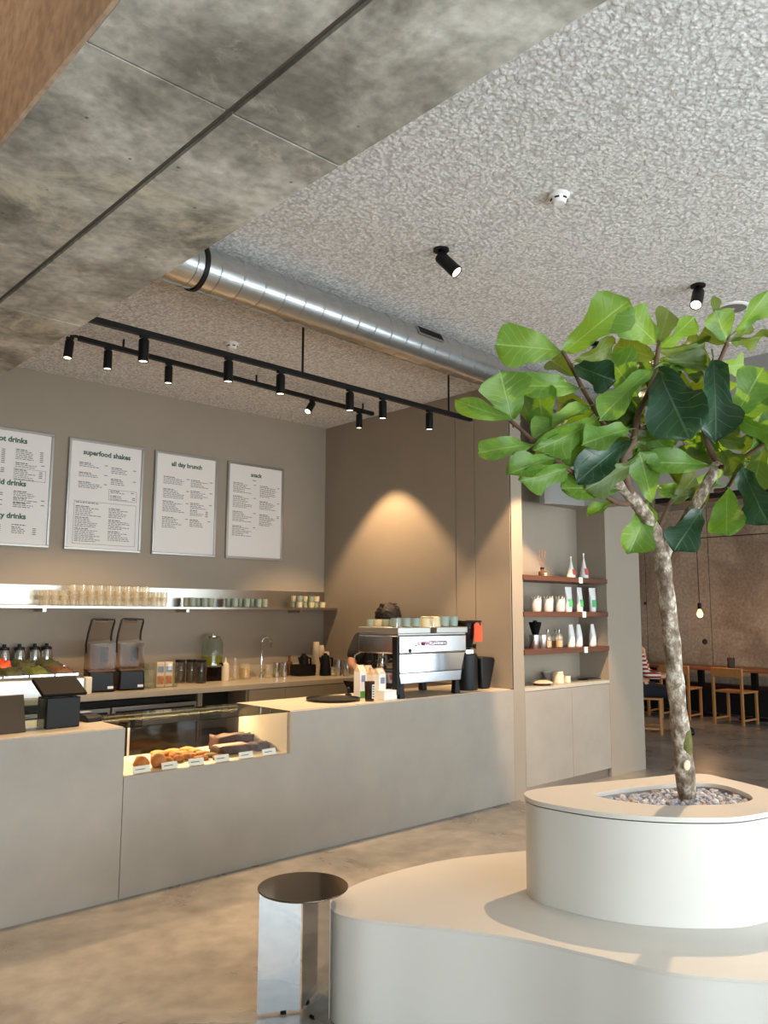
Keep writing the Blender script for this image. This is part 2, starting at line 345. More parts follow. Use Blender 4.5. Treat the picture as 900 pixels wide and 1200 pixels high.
def dup(root, loc, rotz=None, label=None, group=None):
    r = root.copy(); COL.objects.link(r); r.location = loc
    if rotz is not None: r.rotation_euler = (0, 0, rotz)
    if label: r['label'] = label
    if group: r['group'] = group
    for ch in list(root.children):
        c = ch.copy(); COL.objects.link(c); c.parent = r
        for g in list(ch.children):
            d = g.copy(); COL.objects.link(d); d.parent = c
    return r
def crom(pts, n=10, closed=True):
    P = [Vector(p) for p in pts]; k = len(P); out = []
    for i in range(k if closed else k-1):
        g = (lambda j: P[j % k]) if closed else (lambda j: P[max(0, min(k-1, j))])
        p0, p1, p2, p3 = g(i-1), g(i), g(i+1), g(i+2)
        for t in range(n):
            t /= n; out.append(.5*((2*p1)+(-p0+p2)*t+(2*p0-5*p1+4*p2-p3)*t*t+(-p0+3*p1-3*p2+p3)*t**3))
    if not closed: out.append(P[-1])
    return out
def spot(parent, loc, direction, watts, cone=70, blend=.5, col=WARM, rad=.025):
    l = bpy.data.lights.new('spot_beam', 'SPOT'); l.energy = watts; l.spot_size = R(cone); l.spot_blend = blend; l.color = col; l.shadow_soft_size = rad
    o = bpy.data.objects.new('spot_beam', l); COL.objects.link(o); o.location = loc
    o.rotation_euler = Vector(direction).to_track_quat('-Z', 'Y').to_euler(); return o
def text_mesh(s, size, offset=0.0, align='CENTER'):
    cu = bpy.data.curves.new('lettering', 'FONT'); cu.body = s; cu.size = size; cu.align_x = align; cu.offset = offset; cu.resolution_u = 3
    to = bpy.data.objects.new('lettering_src', cu); COL.objects.link(to)
    dg = bpy.context.evaluated_depsgraph_get(); dg.update(); me = bpy.data.meshes.new_from_object(to.evaluated_get(dg))
    bpy.data.objects.remove(to); bpy.data.curves.remove(cu); return me

# ------------------------------------------------------------------ room constants
YC, HC, XE, YB, ZC = 4.353, .912, 5.564, 6.92, 3.586
ZS, BX0, BX1 = 3.10, .779, 1.697        # beam soffit and its two edges
BCZ, BCY = .915, 6.15                   # back counter height and front
XL, XD, YF = -3.2, 13.0, -3.2           # left wall, dining wall, street front

# ------------------------------------------------------------------ setting
struct('floor', MB().box(XL, XD+.2, YF-.2, 9.2, -.1, 0), 'floor')
struct('ceiling', MB().box(BX1-.02, 6.6, YF, YB+.1, ZC, ZC+.15), 'spray')
struct('ceiling_entrance', MB().box(XL, BX0+.02, YF, YB+.1, 4.05, 4.2), 'lintel')
struct('ceiling_dining', MB().box(6.6, XD+.2, YF, 9.2, 3.3, 3.45), 'lintel')
struct('wall_back', MB().box(XL, XE+.2, YB, YB+.15, 0, 4.2), 'wall')
struct('wall_left', MB().box(XL-.15, XL, YF, YB, 0, 4.2), 'wall')
# end wall of the bar with slim vertical joints
we = struct('wall_end', MB().box(XE, XE+.06, YC+.002, YB, 0, ZC), 'wall')
for ya, yb in ((YB-.003, 4.995), (4.985, 4.765), (4.755, YC+.01)):
    MB().box(XE-.006, XE-.0005, yb, ya, HC+.001, ZC-.002).build('panel', 'wall', we)
# block that holds the shelf niche (pillar, niche back, sides and right-hand wall face)
NX0, NX1, ND, WX = 5.715, 7.052, .33, 7.685
wn = struct('wall_niche', MB().box(XE, NX0, YC, YC+ND+.05, 0, ZC).box(NX0, NX1, YC+ND, YC+ND+.05, 0, ZC).box(NX1, WX, YC, YC+ND+.05, 0, ZC).box(WX-.05, WX, YC+ND, 9.2, 0, ZC), 'wall')
# lintel over the way to the dining room
lint = [(5.98, YC), (5.985, 4.30), (6.03, 4.25), (6.25, 4.185), (6.36, 4.13), (6.39, 4.05), (6.39, YF), (6.62, YF), (6.62, YC)]
struct('lintel', MB().prism(lint, 2.53, ZC), 'bulkhead')
struct('trim_1', MB().box(6.40, 6.60, YF, 3.45, 2.485, 2.5295), 'black')
# dining room shell: concrete wall cast in panels
wd = struct('wall_dining', MB().box(XD+.02, XD+.2, YF, 9.2, 0, 3.3), 'gap')
ys = [9.2, 7.25, 6.11, 4.4, 2.6, .8, -1.2, YF]
for i in range(len(ys)-1):
    for z0, z1 in ((0, 2.80), (2.815, 3.3)):
        MB().box(XD, XD+.03, ys[i+1]+.006, ys[i]-.006, z0, z1).build('panel', 'farwall', wd, bevel=.004)
MB().box(XD-.03, XD+.002, YF, 9.0, 0, .33).build('skirting_board', 'skirting', wd)
for q in ((826, 752, .05), (756, 707, .03)):
    p = onx(q[0], q[1], XD-.001); MB().lathe([(q[2], 0), (q[2]*.7, .006)], 12, M4=Matrix.Rotation(R(-90), 4, 'Y')).build('tie_hole', 'gap', wd).location = (XD+.001, p.y, p.z)
struct('wall_dining_side', MB().box(WX, XD, 9.05, 9.2, 0, 3.3), 'farwall')
# street front behind the camera: sill wall, mullions and panes
struct('wall_front', MB().box(XL, XD, YF-.1, YF+.05, 0, .2).box(XL, XD, YF-.1, YF+.05, 3.3, 4.2).box(XL, -1.8, YF-.1, YF+.05, .2, 3.3).box(7.0, 7.7, YF-.1, YF+.05, .2, 3.3), 'wall')
for i, (xa, xb) in enumerate(((-1.8, .4), (.4, 2.6), (2.6, 4.8), (4.8, 7.0), (7.7, 10.2), (10.2, 12.9))):
    wf = MB().box(xa, xa+.05, YF-.05, YF+.02, .2, 3.3).box(xb-.05, xb, YF-.05, YF+.02, .2, 3.3).box(xa, xb, YF-.05, YF+.02, .2, .26).box(xa, xb, YF-.05, YF+.02, 3.24, 3.3)
    wo = struct('window_%d' % (i+1), wf, 'black'); MB().box(xa+.0505, xb-.0505, YF-.02, YF-.012, .2605, 3.2395).build('pane', 'pane', wo)
# concrete beam: core, side board with warm light in its colour, soffit panels cast between recessed joints
bm_ = struct('beam', MB().box(BX0+.012, BX1-.004, YF, YB, ZS+.014, 4.05), 'joint')
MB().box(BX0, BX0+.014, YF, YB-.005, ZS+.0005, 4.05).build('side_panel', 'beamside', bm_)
joint = (onz(160, 78, ZS).y, onz(330, 160, ZS).y)
jl = [YB-.01, onz(55, 372, ZS).y, joint[0], joint[0]-1.9, YF]
gx = 1.25
for i in range(len(jl)-1):
    for xa, xb in ((BX0+.0142, gx-.012), (gx+.012, BX1)):
        dz = rnd.uniform(-.002, .002)
        o = MB().box(xa, xb, jl[i+1]+.004, jl[i]-.004, 0, .03).build('panel', 'beam', bm_, bevel=.0012)
        o.location = (0, 0, ZS+dz)
# --- ceiling fittings and objects follow below

# ------------------------------------------------------------------ bench, planter, pebbles, stool
ZB, ZP = .40, .795
def ring(outer, inner, z0, z1):
    bm = bmesh.new(); loops = []
    for ol in (outer, inner):
        vs = [bm.verts.new((p[0], p[1], z1)) for p in ol]; es = [bm.edges.new((vs[i], vs[(i+1) % len(vs)])) for i in range(len(vs))]; loops.append((vs, es))
    g = bmesh.ops.triangle_fill(bm, use_beauty=True, edges=loops[0][1]+loops[1][1])
    ex = bmesh.ops.extrude_face_region(bm, geom=[f for f in bm.faces])
    bmesh.ops.translate(bm, vec=(0, 0, z0-z1), verts=[e for e in ex['geom'] if isinstance(e, bmesh.types.BMVert)])
    bmesh.ops.recalc_face_normals(bm, faces=bm.faces)
    me = bpy.data.meshes.new('ring'); bm.to_mesh(me); bm.free()
    for p in me.polygons: p.use_smooth = True
    me.set_sharp_from_angle(angle=R(35)); return me
bpts = [(2.126, 2.576), (2.27, 2.69), (2.512, 2.742), (2.915, 2.707), (3.319, 2.544), (3.80, 2.30), (4.12, 1.85), (4.10, 1.25), (3.75, .78), (3.25, .72), (2.92, .90), (2.745, 1.158), (2.583, 1.389), (2.514, 1.629), (2.428, 1.925), (2.242, 2.257), (2.13, 2.44)]
bol = [(p.x, p.y) for p in crom([(x, y, 0) for x, y in bpts], 8)]
bench = thing('bench', 'low curved off-white bench around the planter', 'bench')
MB().prism(bol, 0, ZB-.012).build('body', 'bench', bench)
MB().prism(bol, ZB-.012, ZB).build('seat', 'benchtop', bench, bevel=.0008)
ppts = [(2.847, 2.181), (2.783, 2.09), (2.777, 1.977), (2.80, 1.82), (2.855, 1.684), (2.95, 1.55), (3.082, 1.428), (3.20, 1.375), (3.33, 1.35), (3.50, 1.345), (3.64, 1.40), (3.72, 1.53), (3.803, 1.753), (3.83, 1.86), (3.74, 1.945), (3.603, 1.990), (3.44, 2.045), (3.276, 2.105), (3.06, 2.18), (2.93, 2.205)]
pol = [(p.x, p.y) for p in crom([(x, y, 0) for x, y in ppts], 6)]
hpts = [(3.06, 1.975), (3.17, 1.965), (3.293, 1.938), (3.43, 1.885), (3.56, 1.825), (3.64, 1.75), (3.635, 1.66), (3.55, 1.54), (3.45, 1.485), (3.325, 1.505), (3.20, 1.59), (3.093, 1.68), (3.046, 1.79), (3.03, 1.90)]
hol = [(p.x, p.y) for p in crom([(x, y, 0) for x, y in hpts], 6)]
def inset(ol, d):
    cx = sum(p[0] for p in ol)/len(ol); cy = sum(p[1] for p in ol)/len(ol); out = []
    for x, y in ol:
        v = Vector((x-cx, y-cy)); l = v.length; v *= (l-d)/l; out.append((cx+v.x, cy+v.y))
    return out
planter = thing('planter', 'raised curved off-white planter holding the fig tree', 'planter')
obj('body', ring(inset(pol, .004), inset(hol, -.02), ZB+.0005, ZP-.024), 'bench', planter)
obj('shadow_gap', ring(inset(pol, .010), inset(hol, -.02), ZP-.024, ZP-.019), 'gap', planter)
obj('rim', ring(pol, hol, ZP-.019, ZP), 'benchtop', planter, bevel=.002)
MB().prism(inset(hol, -.015), ZB+.3, ZP-.06).build('soil', 'soil', planter)
# pebbles: too small and many to pick apart
pb = MB()
ico = bmesh.new(); bmesh.ops.create_icosphere(ico, subdivisions=1, radius=1); iv = [v.co.copy() for v in ico.verts]; ifc = [[v.index for v in f.verts] for f in ico.faces]; ico.free()
def inside(x, y, ol):
    c = False; j = len(ol)-1
    for i in range(len(ol)):
        if (ol[i][1] > y) != (ol[j][1] > y) and x < (ol[j][0]-ol[i][0])*(y-ol[i][1])/(ol[j][1]-ol[i][1])+ol[i][0]: c = not c
        j = i
    return c
hin = inset(hol, .012); cnt = 0
while cnt < 1100:
    x = rnd.uniform(3.0, 3.66); y = rnd.uniform(1.46, 2.0)
    if not inside(x, y, hin): continue
    cnt += 1; r0 = rnd.uniform(.009, .017); n = len(pb.v); rot = Matrix.Rotation(rnd.uniform(0, 6), 3, Vector((rnd.random()-.5, rnd.random()-.5, rnd.random()-.5)).normalized())
    sx, sy, sz = rnd.uniform(.8, 1.3), rnd.uniform(.7, 1.1), rnd.uniform(.5, .85); z = ZP-.052+rnd.uniform(0, .028)
    for v in iv:
        q = rot @ Vector((v.x*sx*rnd.uniform(.85, 1.1), v.y*sy, v.z*sz))*r0; pb.v.append((q.x+x, q.y+y, q.z+z))
    pb.f += [tuple(n+i for i in f) for f in ifc]
po = pb.build('pebbles', 'pebble', smooth=False); tag(po, 'grey pebbles filling the planter opening', 'pebbles', kind='stuff')
# colour variation per island
def pebblemat():
    m, nt, b = nmat('pebble mix'); L = nt.links; ge = N(nt, 'ShaderNodeNewGeometry'); cr = N(nt, 'ShaderNodeValToRGB'); e = cr.color_ramp
    e.elements[0].color = srgb((160, 164, 178)); e.elements[1].color = srgb((232, 236, 246)); x = e.elements.new(.5); x.color = srgb((198, 203, 218)); x = e.elements.new(.85); x.color = srgb((190, 172, 156))
    L.new(ge.outputs['Random Per Island'], cr.inputs[0]); L.new(cr.outputs[0], b.inputs['Base Color']); b.inputs['Roughness'].default_value = .8; return m
po.data.materials[0] = pebblemat()

st = thing('side_stool', 'round mirror-polished steel stool standing beside the curved bench', 'stool', (2.075, 2.69, 0))
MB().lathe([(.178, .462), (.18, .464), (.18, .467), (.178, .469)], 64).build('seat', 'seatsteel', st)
for a in (150, 270, 30):
    m = Matrix.Rotation(R(a), 4, 'Z')
    pl = MB().box(.006, .172, -.002, .002, .008, .4615).xf(m).build('leg', 'mirror', st)
    for rr in (.07,): MB().cbox(rr, 0, 0, .022, .010, .012).xf(m).build('foot_pad', 'rubber', pl)

# ------------------------------------------------------------------ fig tree
BASE_D = 3.42
def tp(px, py, dd=0): return ond(px, py, (BASE_D+dd)/ray(px, py).dot(_f))
root = onz(806, 941, ZP-.045)
tree = thing('fig_tree', 'fiddle-leaf fig tree with pale slanting trunk growing from the planter', 'tree')
def limb(name, pts, rad, m, par=tree, n=6, seg=10):
    P = crom(pts, n, False); k = len(P)
    rs = [rad[0]+(rad[1]-rad[0])*i/(k-1) for i in range(k)]
    rs = [r*(1+.06*math.sin(i*1.7)+rnd.uniform(-.04, .04)) for i, r in enumerate(rs)]
    return MB().tube(P, rs, seg).build(name, m, par, ang=80)
tr = limb('trunk', [root-Vector((0, 0, .05)), root, tp(800, 880), tp(793, 815), tp(786, 740), tp(779, 680), tp(775, 640)], (.042, .031), 'bark', n=5, seg=16)
sc = MB().lathe([(.001, .004), (.013, .003), (.016, 0)], 12, cap1=False).build('trunk_scar', 'cream', tr); p = tp(805, 897, -.047); sc.location = p; sc.rotation_euler = (-_f).to_track_quat('Z', 'Y').to_euler(); sc.scale = (.9, 1.4, 1)
ms = MB().tube([tp(804.5, 892, -.008), tp(802, 874, -.008), tp(800, 856, -.008), tp(799, 846, -.008)], [.02, .0335, .033, .018], 12).build('moss_patch', 'moss', tr)
br = {}
br['a'] = limb('branch', [tp(776, 652), tp(767, 622, -.02), tp(744, 587, -.05), tp(714, 554, -.08)], (.033, .024), 'bark')
br['b'] = limb('branch', [tp(744, 590, -.05), tp(735, 566, -.08), tp(730, 538, -.1), tp(742, 517, -.08), tp(748, 485, -.06), tp(762, 455, -.04), tp(771, 412, 0), tp(771, 398, 0)], (.018, .008), 'twig', n=4)
br['c'] = limb('branch', [tp(738, 590, -.05), tp(724, 589, -.1), tp(700, 575, -.15), tp(682, 561, -.2), tp(655, 542, -.22), tp(624, 515, -.22), tp(598, 493, -.2)], (.012, .008), 'twig', n=4)
br['d'] = limb('branch', [tp(730, 538, -.1), tp(716, 512, -.05), tp(698, 481, -.05), tp(682, 454, -.05), tp(671, 432, -.05), tp(659, 411, -.05)], (.012, .008), 'twig', n=4)
br['e'] = limb('branch', [tp(776, 655), tp(788, 632, .05), tp(809, 602, .06), tp(828, 568, .06), tp(842, 542, .06)], (.028, .022), 'bark')
br['f'] = limb('branch', [tp(842, 545, .06), tp(832, 526, .06), tp(826, 505, .06), tp(824, 475, .04), tp(836, 440, .02), tp(852, 402, 0), tp(854, 388, 0)], (.016, .007), 'twig', n=4)
br['g'] = limb('branch', [tp(838, 548, .06), tp(856, 545, 0), tp(872, 535, -.06), tp(897, 520, -.12), tp(925, 505, -.15)], (.010, .006), 'twig', n=4)
br['h'] = limb('branch', [tp(838, 575, .06), tp(852, 572, .0), tp(862, 555, -.05), tp(872, 545, -.1)], (.009, .006), 'twig', n=3)
br['i'] = limb('branch', [tp(772, 620, 0), tp(785, 590, .1), tp(800, 572, .2), tp(812, 566, .25)], (.010, .006), 'twig', n=3)
br['j'] = limb('branch', [tp(748, 500, -.06), tp(770, 505, .1), tp(800, 515, .25), tp(815, 505, .3)], (.010, .006), 'twig', n=3)
br['k'] = limb('branch', [tp(822, 490, .04), tp(850, 490, -.05), tp(862, 488, -.08), tp(885, 470, -.1)], (.009, .006), 'twig', n=3)

def leaf_mesh(seed):
    r = random.Random(seed); NL, NW = 10, 4
    ctrl = [(0, .04), (.07, .22), (.17, .42), (.29, .53), (.42, .58), (.55, .70), (.68, .90), (.80, 1.0), (.90, .86), (.965, .52), (1.0, .10)]
    ph = r.uniform(0, 6); wav = r.uniform(.03, .07); curl = r.uniform(.06, .22); fold = r.uniform(.05, .22); tw = r.uniform(-.15, .15)
    vs = []; uvs = []; fs = []
    for i, (t, hw) in enumerate(ctrl):
        hw *= .5*(1+r.uniform(-.05, .05))
        for j in range(NW+1):
            v = j/NW*2-1; x = t; y = v*hw
            x = t-.03*abs(v)*(t > .6)+.012*math.sin(ph+v*5)*(t > .3)
            z = -curl*t*t+fold*abs(v)*hw*2*.8+wav*math.sin(ph+t*9+v*2)*abs(v)*1.2+tw*t*v*hw
            vs.append((x, y, z)); uvs.append((t, v))
    for i in range(NL):
        for j in range(NW):
            a = i*(NW+1)+j; fs.append((a, a+1, a+NW+2, a+NW+1))
    me = bpy.data.meshes.new('leaf'); me.from_pydata(vs, [], fs); ul = me.uv_layers.new(name='UVMap')
    for p in me.polygons:
        p.use_smooth = True
        for li in p.loop_indices: ul.data[li].uv = uvs[me.loops[li].vertex_index]
    return me
LM = {k: [leaf_mesh(i+20*k) for i in range(6)] for k in range(3)}
for k in LM:
    for me in LM[k]: me.materials.append(M['leaf%d' % k])
stalk = MB().tube([(0, 0, 0), (-.10, 0, -.012), (-.17, 0, -.03)], [.012, .013, .016], 5).mesh('petiole'); stalk.materials.append(M['leaf2'])
def leaf(bx, by, tx, ty, wpx, d0=-.05, d1=-.1, roll=0, kind=0):
    b = tp(bx, by, d0); t = tp(tx, ty, d1); ax = t-b; Ln = ax.length; X = ax.normalized()
    view = (EYE-(b+t)/2).normalized(); Z = (view-X*view.dot(X)).normalized(); Y = Z.cross(X)
    Y2 = Y*math.cos(roll)+Z*math.sin(roll); Z2 = X.cross(Y2)
    W = wpx/FPX*BASE_D/max(.55, abs(math.cos(roll)))
    o = bpy.data.objects.new('leaf', LM[kind][rnd.randrange(6)]); COL.objects.link(o); o.parent = tree
    o.matrix_world = Matrix(((X.x*Ln, Y2.x*W, Z2.x*Ln, b.x), (X.y*Ln, Y2.y*W, Z2.y*Ln, b.y), (X.z*Ln, Y2.z*W, Z2.z*Ln, b.z), (0, 0, 0, 1)))
    p = bpy.data.objects.new('petiole', stalk); COL.objects.link(p); p.parent = o
    return o
LV = [ # base px, tip px, width px, depth base, depth tip, roll, kind
 (658,411,581,402,56,-.05,-.1,.3,0),(661,413,738,349,52,-.05,-.15,-.3,0),(674,428,716,446,40,-.08,-.2,.2,1),(675,424,722,404,30,-.02,.05,.3,2),
 (680,454,610,450,36,-.08,-.2,.4,0),(600,492,588,436,60,-.2,-.25,.2,0),(600,491,534,473,28,-.22,-.3,-.5,0),(626,520,562,528,30,-.24,-.35,.5,0),
 (650,537,600,550,32,-.24,-.35,.4,0),(666,548,617,566,32,-.22,-.33,-.4,0),(624,500,602,440,40,-.15,-.02,.4,2),(640,512,628,452,46,-.18,-.1,-.3,0),
 (690,476,624,508,26,-.1,-.25,.7,0),(702,490,641,528,34,-.1,-.3,-.4,0),(714,506,652,536,42,-.1,-.2,.3,0),(737,503,686,516,32,-.12,-.25,.5,0),
 (737,516,681,556,40,-.12,-.28,.3,1),(724,574,663,568,34,-.12,-.25,.5,0),(738,545,690,574,36,-.12,-.22,-.3,2),
 (770,402,735,368,46,0,-.1,.2,0),(772,402,786,360,34,.02,.08,.3,2),(773,408,816,374,24,0,-.1,.7,0),(772,412,832,402,26,0,.1,.6,2),
 (768,420,718,402,42,0,.08,.2,2),(747,464,712,414,58,-.02,.05,.2,0),(772,434,803,506,72,-.04,-.25,.1,1),(766,432,702,482,26,-.05,-.2,.7,0),
 (775,440,806,428,24,0,.1,.4,0),(775,424,832,425,28,0,.1,-.5,2),(806,440,824,444,17,.05,.02,.2,2),(836,422,842,514,48,-.02,-.22,-.3,1),
 (852,401,840,364,36,0,-.05,.3,0),(850,402,822,386,32,0,.08,.3,2),(862,388,905,344,30,-.02,-.12,.6,0),(858,400,884,374,18,0,.06,.6,2),(840,374,838,346,13,0,-.02,.8,2),
 (861,488,896,432,48,-.08,-.18,.2,0),(864,494,912,452,40,-.08,-.15,-.3,0),(862,490,912,516,28,-.08,-.22,.7,0),(840,514,894,524,26,0,-.1,.6,2),
 (846,528,868,552,30,0,-.1,.3,2),(852,573,851,626,44,0,-.12,.2,0),(870,548,895,614,44,-.1,-.2,.4,1),(822,598,793,640,44,.0,-.1,.1,1),
 (760,590,743,646,40,0,-.1,-.4,0),(764,588,752,532,38,.0,-.1,.2,0),(830,545,762,538,34,0,-.1,.5,0),(752,498,784,532,34,0,-.05,.3,0),
 (806,572,774,576,22,.2,.1,.4,0),(690,480,652,468,34,0,.1,.2,2),(745,492,702,474,40,0,.1,.2,2),(816,506,836,534,30,.2,.15,.3,0),
 (820,500,790,482,36,.25,.25,.2,2),(826,500,868,478,36,.05,.1,-.3,2),(742,520,775,556,40,-.05,.05,.3,2),(735,560,700,540,34,.0,.1,.3,2),
 (838,560,812,590,26,.1,.1,.4,2),(800,572,832,582,24,.2,.25,.3,0),(870,540,905,560,30,0,.1,.2,2),(880,525,915,490,40,-.1,-.05,.2,0),
 (895,520,880,575,34,-.1,-.1,.3,2),(828,470,806,446,26,.05,.12,.3,2),(843,430,876,428,30,.05,.1,.3,0),(856,400,898,396,24,0,.1,.7,2),
 (905,505,935,470,44,-.15,-.2,.2,0),(915,500,950,545,44,-.15,-.25,.3,1),(890,470,930,440,40,-.1,-.1,.2,0),(925,500,965,500,40,-.15,-.1,.3,0),
 (718,512,742,470,36,0,.1,.2,2),(700,482,745,452,36,0,.1,.3,0),(735,540,780,520,34,-.05,.05,.5,0),(785,592,820,556,34,.1,.2,.3,2),
 (772,612,742,606,30,.0,.1,.4,2),(768,640,735,620,26,.02,.08,.3,2),(655,540,672,500,34,-.2,-.1,.3,2),(640,525,668,552,30,-.2,-.1,.4,2),
 (720,588,690,600,16,-.1,-.15,.6,0),(685,562,712,540,30,-.18,-.08,.3,0),(750,470,790,470,36,0,.15,.2,2),(800,515,770,490,34,.25,.3,.2,2),
 (812,510,850,540,34,.3,.25,.3,0),(860,480,838,462,28,-.05,.1,.2,2),(770,445,745,430,28,.02,.1,.2,0),(672,440,644,420,28,-.02,.08,.3,2),
]
for a in LV: leaf(*a)
lr = random.Random(11)
nodes = [(735, 500, -.08), (742, 517, -.08), (748, 485, -.06), (760, 455, -.04), (700, 482, -.05), (716, 512, -.05), (690, 565, -.18), (660, 545, -.22), (830, 520, .06), (824, 478, .04), (838, 545, .06), (862, 488, -.08), (800, 572, .2), (800, 515, .25), (872, 535, -.06), (770, 425, 0), (838, 435, .02)]
for k in range(40):
    bx, by, dd = nodes[k % len(nodes)]; a = lr.uniform(0, 2*math.pi); ln = lr.uniform(38, 62)
    tx, ty = bx+ln*math.cos(a), by+ln*.75*math.sin(a)
    if ty > 585 or (tx < 640 and ty > 560): ty = by-abs(ty-by)
    leaf(bx, by, tx, ty, lr.uniform(26, 42), dd+.05, dd+lr.uniform(.08, .3), lr.uniform(-.8, .8), lr.choice((0, 2, 2)))

# ------------------------------------------------------------------ service counter with pastry case
CX0, CX1 = 2.10, 3.235                       # pastry case opening
SD = 5.0                                      # counter back
cn = thing('service_counter', 'long greige microcement service counter with pale worktop', 'counter')
def fpanel(x0, x1, z1): return MB().box(x0, x1, YC, YC+.03, 0, z1).build('front_panel', 'counter', cn, bevel=.0015)
fpanel(-1.2, CX0-.0015, HC-.004); MB().poly_y([(CX0+.0015, 0), (XE-.0005, 0), (XE-.0005, HC-.004), (CX1, HC-.004), (CX1, .645), (CX0+.0015, .645)], YC, YC+.03).build('front_panel', 'counter', cn, bevel=.0015)
MB().box(-1.2, CX0, YC+.0315, SD, HC-.03, HC).box(CX0-.02, CX0, YC+.0315, SD, 0, HC-.031).build('worktop', 'worktop', cn)
MB().box(CX1, XE-.007, YC+.0315, SD, HC-.03, HC).box(CX1, CX1+.02, YC+.0315, SD, 0, HC-.031).build('worktop', 'worktop', cn)
case = thing('pastry_case', 'glazed pastry display case set into the service counter', 'display case')
MB().box(CX0+.001, CX1-.001, YC+.031, SD-.02, .615, .645).build('deck', 'worktop', case)
MB().box(CX0+.002, CX1-.002, YC+.008, YC+.014, .646, HC-.006).build('front_glass', 'caseglass', case)
MB().box(CX0+.002, CX1-.002, YC+.004, SD-.03, HC-.005, HC+.001).build('glass_lid', 'lidglass', case)
MB().box(CX0+.01, CX1-.01, SD-.05, SD-.044, .646, HC-.006).build('rear_glass', 'smoke', case)
MB().box(CX0+.3, CX0+.315, SD-.055, SD-.04, .646, HC-.006).build('rear_post', 'alu', case)
MB().box(CX0+.03, CX1-.03, SD-.075, SD-.062, HC-.014, HC-.008).build('light_strip', 'led', case)
area('case_led', ((CX0+CX1)/2, SD-.09, HC-.02), (R(-28), 0, 0), CX1-CX0-.1, .03, 10, (1, .70, .40))
MB().box(CX0+.002, CX0+.006, YC+.03, SD-.05, .646, HC-.006).build('side_lining', 'worktop', case)
MB().box(CX1-.006, CX1-.002, YC+.03, SD-.05, .646, HC-.006).build('side_lining', 'worktop', case)
# pastries
DK = .646
PL = []
def place(px, py, r):
    p = onz(px, py, DK); PL.append([p.x, p.y, r]); return len(PL)-1
def blob(name, m, px, py, sx, sy, sz, label, cat, group=None, seed=0, bump=.12, rot=0, z=DK):
    r = random.Random(seed); bm = bmesh.new(); bmesh.ops.create_icosphere(bm, subdivisions=2, radius=1)
    for v in bm.verts:
        k = 1+r.uniform(-bump, bump); v.co = Vector((v.co.x*sx*k, v.co.y*sy*k, max(v.co.z, -.55)*sz*k))
    zm = min(v.co.z for v in bm.verts)
    for v in bm.verts: v.co.z -= zm
    me = bpy.data.meshes.new(name); bm.to_mesh(me); bm.free()
    for p in me.polygons: p.use_smooth = True
    o = obj(name, me, m); o.location = onz(px, py, z); o.rotation_euler = (0, 0, rot); return tag(o, label, cat, group)
ITEMS = []
def want(fn, px, py, r, *a, **k): ITEMS.append((fn, place(px, py, r), a, k))
def blob2(pos, name, m, sx, sy, sz, label, cat, group=None, seed=0, bump=.12, rot=0):
    o = blob(name, m, 0, 0, sx, sy, sz, label, cat, group, seed, bump, rot); o.location = (pos[0], pos[1], DK); return o
want(blob2, 168, 901, .055, 'bun', 'bun', .047, .047, .048, 'browned round bun at the far end of the pastry case from the brownies', 'pastry', seed=1)
want(blob2, 182, 899, .055, 'bun', 'bun', .050, .047, .05, 'browned round bun in front beside the first price card', 'pastry', seed=2)
for i, q in enumerate([(187, 889), (195, 887), (204, 886), (209, 892), (200, 894), (216, 890), (211, 881)]): want(blob2, q[0], q[1], .041, 'almond_cookie', 'cookie', .037, .037, .024, 'nut-crusted golden cookie heaped between buns and flat cookies', 'cookie', 'heaped almond cookies', seed=10+i, bump=.14, rot=i)
for i, q in enumerate([(217, 878), (226, 880), (234, 885), (241, 881), (244, 888), (252, 886)]): want(blob2, q[0], q[1], .052, 'oat_cookie', 'cookie', .048, .048, .016, 'flat golden oat cookie in the middle of the pastry case', 'cookie', 'flat oat cookies', seed=30+i, bump=.1, rot=i)
for i, q in enumerate([(240, 873), (250, 874), (260, 876), (263, 883)]): want(blob2, q[0], q[1], .052, 'pistachio_cookie', 'pist', .048, .048, .016, 'greenish pistachio cookie next to the chocolate cake', 'cookie', 'pistachio cookies', seed=50+i, bump=.1, rot=i)
for it in range(400):
    for a in range(len(PL)):
        for b in range(a):
            dx, dy = PL[a][0]-PL[b][0], PL[a][1]-PL[b][1]; d = math.hypot(dx, dy)+1e-6; o_ = PL[a][2]+PL[b][2]-d
            if o_ > 0:
                PL[a][0] += dx/d*o_*.3; PL[a][1] += dy/d*o_*.3; PL[b][0] -= dx/d*o_*.3; PL[b][1] -= dy/d*o_*.3
        PL[a][0] = min(max(PL[a][0], CX0+.07), 2.79); PL[a][1] = min(max(PL[a][1], YC+.13), SD-.12)
for fn, ix, a, k in ITEMS: fn(PL[ix], *a, **k)
def slab(name, m, pos, sx, sy, sz, label, z=DK, icing=True):
    t = thing(name, label, 'cake', (pos[0], pos[1], z), R(0)); bm = bmesh.new(); bmesh.ops.create_cube(bm, size=1); bmesh.ops.subdivide_edges(bm, edges=bm.edges, cuts=4, use_grid_fill=True)
    r = random.Random(int(pos[0]*1000))
    for v in bm.verts: v.co = Vector((v.co.x*sx*(1+r.uniform(-.04, .04)), v.co.y*sy*(1+r.uniform(-.04, .04)), (v.co.z+.5)*sz*(1+(r.uniform(-.1, .12) if v.co.z > .2 else 0))))
    me = bpy.data.meshes.new('sponge'); bm.to_mesh(me); bm.free()
    for p in me.polygons: p.use_smooth = True
    obj('sponge', me, m, t)
    if icing: MB().box(-sx*.45, sx*.45, -sy*.45, sy*.45, sz*.98, sz*1.1, .008, .008).build('icing', 'pink', t)
slab('loaf_cake', 'choc', (2.96, 4.62), .24, .12, .05, 'long dark chocolate loaf cake with pale icing in the pastry case')
